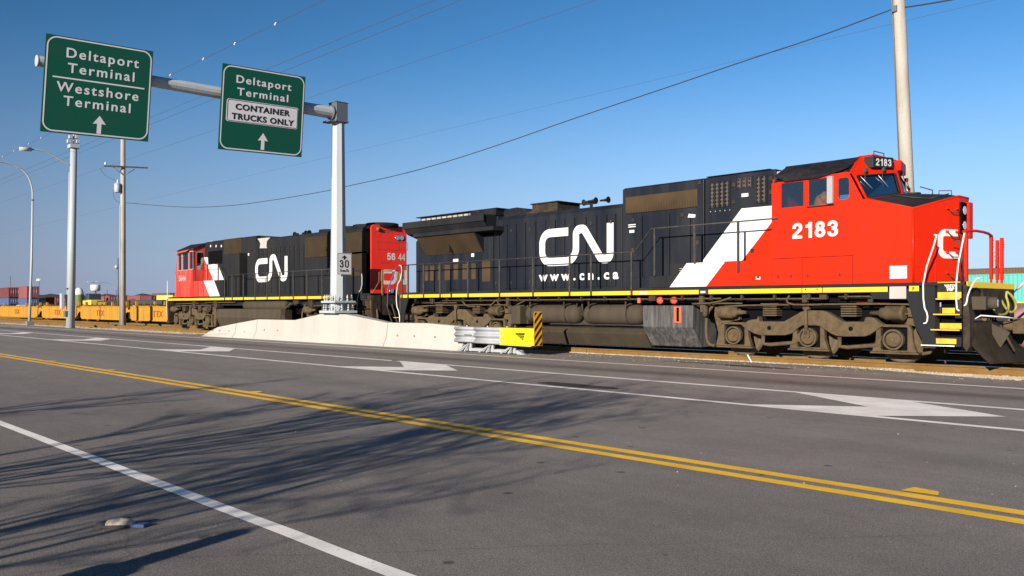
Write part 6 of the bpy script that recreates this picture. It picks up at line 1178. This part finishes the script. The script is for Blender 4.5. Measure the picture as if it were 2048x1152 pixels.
b = MB(); a = ea(133, 626); b.box(XA - .15, XA + .15, a[1] - .15, a[1] + .15, a[2] - .25, a[2] + .15); b.box(XA - .15, XA + .15, a[1] - .05, 18.3, 2.6, 2.7); b.build('junction_box', 'galv_dark', t, .02); settle(t)
YP = 23.3; XP = side(246, 650, YP)[0]
t = thing('utility_pole', 'wooden utility pole with a crossarm and a grey transformer', 'utility pole', (XP, YP, 0)); XA = XP; zt_ = 15.5
b = MB(); b.smooth = True; b.cyl((XP, YP, -.1), (XP, YP, zt_), .21, .16, n=12); b.build('pole', 'pole_wood', t)
a, c = endp(204, 333, XP - .15), endp(292, 337, XP - .15); b = MB(); b.prism([(XP + .17, a[0], a[1] - .05), (XP + .17, c[0], c[1] - .05), (XP + .17, c[0], c[1] + .06), (XP + .17, a[0], a[1] + .06)], (.1, 0, 0)); b.build('crossarm', 'pole_wood_dark', t)
b = MB(); zc = (a[1] + c[1]) / 2; b.tube([(XP + .2, YP, zc - .65), (XP + .2, YP - .8, zc - .08)], .025, 5); b.tube([(XP + .2, YP, zc - .65), (XP + .2, YP + .8, zc - .08)], .025, 5); b.build('arm_brace', 'galv_dark', t)
b = MB(); b.lathe((XP + .2, a[0] + .12, a[1] + .05), (0, 0, 1), [(0, .03), (.12, .08), (.18, .04), (.25, .06)], 8); b.build('insulator', 'porcelain', t)
a, c = ea(235, 385), ea(235, 366); b = MB(); b.lathe((XP, a[1], a[2]), (0, 0, 1), [(0, .20), (.03, .23), (c[2] - a[2] - .05, .23), (c[2] - a[2], .16)], 14); tf = b.build('transformer', 'galvanised', t)
b = MB(); b.lathe((XP, a[1] + .0, c[2]), (0, 0, 1), [(0, .05), (.06, .07), (.12, .04), (.25, .05)], 8); b.build('bushing', 'porcelain', tf)
b = MB(); b.box(XP - .05, XP + .05, a[1] + .2, YP - .15, c[2] - .15, c[2] - .08); b.box(XP - .05, XP + .05, a[1] + .2, YP - .15, a[2] + .1, a[2] + .16); b.build('transformer_bracket', 'galv_dark', tf)
for J_ in ([(228, 380), (226, 390), (230, 400), (241, 406)], [(200, 336), (207, 348), (220, 357), (234, 362)]): b = MB(); b.tube([ea(*k) for k in J_], .012, 4, 1); b.build('jumper_wire', 'wire', t)
b = MB(); b.cyl((XP - .02, YP - .24, 0), (XP - .02, YP - .22, 9), .03, n=5); b.build('ground_conduit', 'galvanised', t); settle(t)
xb_, xt_ = side(1829, 613, YP)[0], side(1794, -30, YP)[0]
t = thing('utility_pole', 'pale wooden utility pole rising behind the cab of the leading locomotive', 'utility pole', (xb_, YP, 0))
b = MB(); b.smooth = True; b.cyl((xb_ + .02, YP, -.1), (xt_ - .06, YP, 11.6), .185, .165, n=14); b.build('pole', 'pole_wood', t)
b = MB(); b.cyl((xb_ - .12, YP - .17, 0), (xt_ - .1, YP - .16, 11), .012, n=5); b.build('ground_wire', 'pole_wood_dark', t)
b = MB(); p = side(1786, 18, YP - .2); b.box(p[0] - .03, p[0] + .10, YP - .22, YP - .1, p[1] - .08, p[1] + .08); b.build('cable_clamp', 'galv_dark', t); settle(t)
def wire(pts, r, label, n=14, m='wire'):
    b = MB(); b.tube(pts, r, 5, 2); return tag(b.build('overhead_wire', m), label, 'wire', 'overhead wires')
W = lambda L_, Y: [(side(u, v, Y)[0], Y, side(u, v, Y)[1]) for u, v in L_]
wire(W([(250, 405), (310, 411), (380, 415), (440, 413), (500, 407.5), (640, 385), (700, 371), (790, 352), (880, 328), (1010, 286), (1150, 236), (1320, 180), (1500, 118), (1640, 73), (1786, 18)], YP), .017, 'thick sagging cable between the two wooden poles')
wire(W([(1786, 18), (1850, 9), (1912, -2)], YP), .02, 'short length of cable leaving the pale pole to the right')
def level(k, Y, x0, x1, r, label, sag=.25, m='wire_blue'):
    z = EYE + k / CC * Y; P = [(x0 + (x1 - x0) * i / 24, Y, z - sag * math.sin(math.pi * i / 24)) for i in range(25)]; return wire(P, r, label, m=m)
mk = level(.487, 16.5, -160, 20, .009, 'high wire strung with small white bird markers, topmost at the left', sag=.0)
z = EYE + .487 / CC * 16.5
for k, (u, v) in enumerate([(549, 42), (468, 78), (405, 106), (339, 133), (81, 276), (56, 289), (27, 306), (4, 318)]):
    x = side(u, v, 16.5)[0]; b = MB(); b.prism([(x - .14, 16.5, z), (x - .02, 16.5, z + .03), (x + .06, 16.5, z + .07), (x + .14, 16.5, z + .02), (x + .04, 16.5, z - .05)], (0, .05, 0)); o = b.build('bird_marker', 'porcelain', bevel=.01); tag(o, 'small white marker clipped on the topmost wire', 'wire marker', 'white markers on the top wire')
level(.415, 20, -200, 30, .010, 'upper of the two parallel wires passing behind both green signs', sag=0); level(.400, 20.4, -200, 30, .010, 'lower of the two parallel wires passing behind both green signs', sag=0)
level(.340, 22.0, -200, 30, .007, 'thin wire running from the crossarm tip of the utility pole', sag=0); level(.236, YP, -200, 20, .004, 'faint lowest wire above the thick sagging cable', sag=0)

# ------------------------------------------------------------------ small things on the ground
o_ = far(226, 1043, 1); gx, gy = -5.93, 2.01
t = thing('shoe', 'discarded dirty white shoe with a dark toe lying on the road', 'shoe', (gx, gy, 0)); ax = Vector((SS, CC, 0)); bx_ = Vector((-CC, SS, 0)); O = Vector((gx, gy, .004))
secs_ = [(-.125, .022, .022), (-.10, .038, .034), (-.05, .043, .040), (0, .038, .050), (.05, .034, .060), (.09, .035, .058), (.12, .026, .04)]
def loft(rs, z0=0, top=1):
    b = MB(); b.smooth = True; n = 10
    for s, w_, h_ in rs:
        for k in range(n): g = math.pi * k / (n - 1); b.v.append(tuple(O + ax * s * 1.0 + bx_ * (w_ * math.cos(g)) + Vector((0, 0, z0 + h_ * math.sin(g) ** .8))))
    for a in range(len(rs) - 1):
        for k in range(n - 1): b.face((a * n + k, a * n + k + 1, (a + 1) * n + k + 1, (a + 1) * n + k))
    b.face(list(range(n))); b.face([(len(rs) - 1) * n + k for k in range(n)][::-1]); return b
loft(secs_[:3]).build('toe', 'shoe_dark', t); loft(secs_[2:]).build('upper', 'bag_white', t)
b = MB(); b.prism([O + ax * s + bx_ * (w_ * 1.08 * sg) for sg, rs in ((1, secs_), (-1, secs_[::-1])) for s, w_, h_ in rs], (0, 0, .016)); b.build('sole', 'shoe_dark', t)
b = MB(); b.prism([O + ax * (.07 + .03 * math.cos(k * .7)) + bx_ * (.024 * math.sin(k * .7)) + Vector((0, 0, .058)) for k in range(9)], (0, 0, .005)); b.build('opening', 'shoe_dark', t)
b = MB(); b.prism([O + ax * .10 + bx_ * -.03, O + ax * .20 + bx_ * -.035, O + ax * .22 + bx_ * .02, O + ax * .12 + bx_ * .03], (0, 0, .02)); b.build('shoe_shadow', 'c_blue', t); settle(t)  # flat blue piece stands for the shoe's purple shadow
p0, p1 = side(1495, 709, 20.12), side(1504.5, 724.5, 20.05); b = MB(); b.prism([(p0[0], 20.11, p0[1]), (p0[0] + .035, 20.11, p0[1]), (p1[0] + .035, 20.02, p1[1]), (p1[0], 20.02, p1[1])], (0, -.03, .0)); tag(b.build('survey_stake', 'porcelain'), 'short white stake leaning on the near rail by the truck', 'stake')
b = MB(); rg = random.Random(8)
for k in range(9): b.ball((side(1136, 688, 20.9)[0] + rg.uniform(-.35, .35), 20.9 + rg.uniform(-.1, .1), .18), rg.uniform(.04, .09), 6, (1.3, 1, .45))
tag(b.build('litter_bag', 'porcelain'), 'crumpled pale litter between the rails behind the striped marker', 'litter')

# ------------------------------------------------------------------ bare trees behind the viewer; the photo shows their shadows on the road
def tree(name, label, x, y, stems, h, seed, spread=.22, twig=1.0, budget=3000):
    rg = random.Random(seed); t = thing(name, label, 'tree', (x, y, 0), 'bare trees along the near side of the road'); tr = MB(); tw = MB(); cnt = [0]
    def grow(p, d, L_, r, lv, mb):
        n = 5; P = [p]; q_ = p.copy()
        for i in range(n): d = (d + Vector((rg.gauss(0, .09), rg.gauss(0, .09), rg.gauss(0.03, .05)))).normalized(); q_ = q_ + d * L_ / n; P.append(q_.copy())
        mb.tube(P, r, 5 if lv < 2 else 3, 0, r * .45); cnt[0] += 1
        if lv >= 2 and rg.random() < .5:
            for k in range(3):
                c_ = P[rg.randint(2, n)] + Vector((rg.gauss(0, .03), rg.gauss(0, .03), rg.gauss(0, .03))); e1 = Vector((rg.gauss(0, 1), rg.gauss(0, 1), rg.gauss(0, 1))).normalized() * .022; e2 = e1.orthogonal().normalized() * .016
                tw.add([c_ - e1, c_ + e2, c_ + e1, c_ - e2], [(0, 1, 2, 3)])
        if lv >= 3 or cnt[0] > budget: return
        for k in range([8, 7, 5][lv]):
            i = rg.randint(1 if lv else 2, n); dd = (d + Vector((rg.gauss(0, .62), rg.gauss(0, .62), rg.gauss(.05, .40)))).normalized()
            grow(P[i], dd, L_ * rg.uniform(.32, .55), max(r * .46, .0045), lv + 1, tw)
    for k in range(stems):
        a = rg.uniform(0, 6.28); d = Vector((math.cos(a) * spread * rg.random(), math.sin(a) * spread * rg.random(), 1)).normalized()
        grow(Vector((x + rg.uniform(-.25, .25), y + rg.uniform(-.25, .25), 0)), d, h * rg.uniform(.55, .8), rg.uniform(.03, .055), 0, tr)
    tr.build('trunk', 'bark', t); tw.build('twigs', 'bark', t); settle(t)
tree('bare_tree', 'leafless many-stemmed tree whose long shadow crosses the middle of the road', -4.3, -4.2, 5, 4.9, 11)
tree('bare_tree', 'leafless tree whose shadow falls over the left part of the road', -7.1, -3.6, 5, 5.0, 23)
tree('bare_tree', 'small leafless tree with a thin shadow at the left edge of the road', -11.5, -2.5, 2, 2.9, 5, budget=500)
tree('bare_tree', 'low leafless shrub with a short shadow at the lower middle of the road', -2.1, -3.6, 2, 2.0, 31, budget=260)
tree('bare_tree', 'thin leafless sapling with a single streak of shadow at the far left', -22.3, -3.2, 1, 3.0, 44, budget=60)
t = thing('roadside_bollard', 'squat roadside post with a narrow top, its dark shadow at the lower left', 'bollard', (-4.1, -1.1, 0))
b = MB(); b.cyl((-4.1, -1.1, 0), (-4.1, -1.1, .86), .19, .16, n=14); b.build('body', 'concrete_dark', t); b = MB(); b.cyl((-4.1, -1.1, .86), (-4.1, -1.1, 1.14), .09, .07, n=12); b.build('cap', 'concrete_dark', t); settle(t)
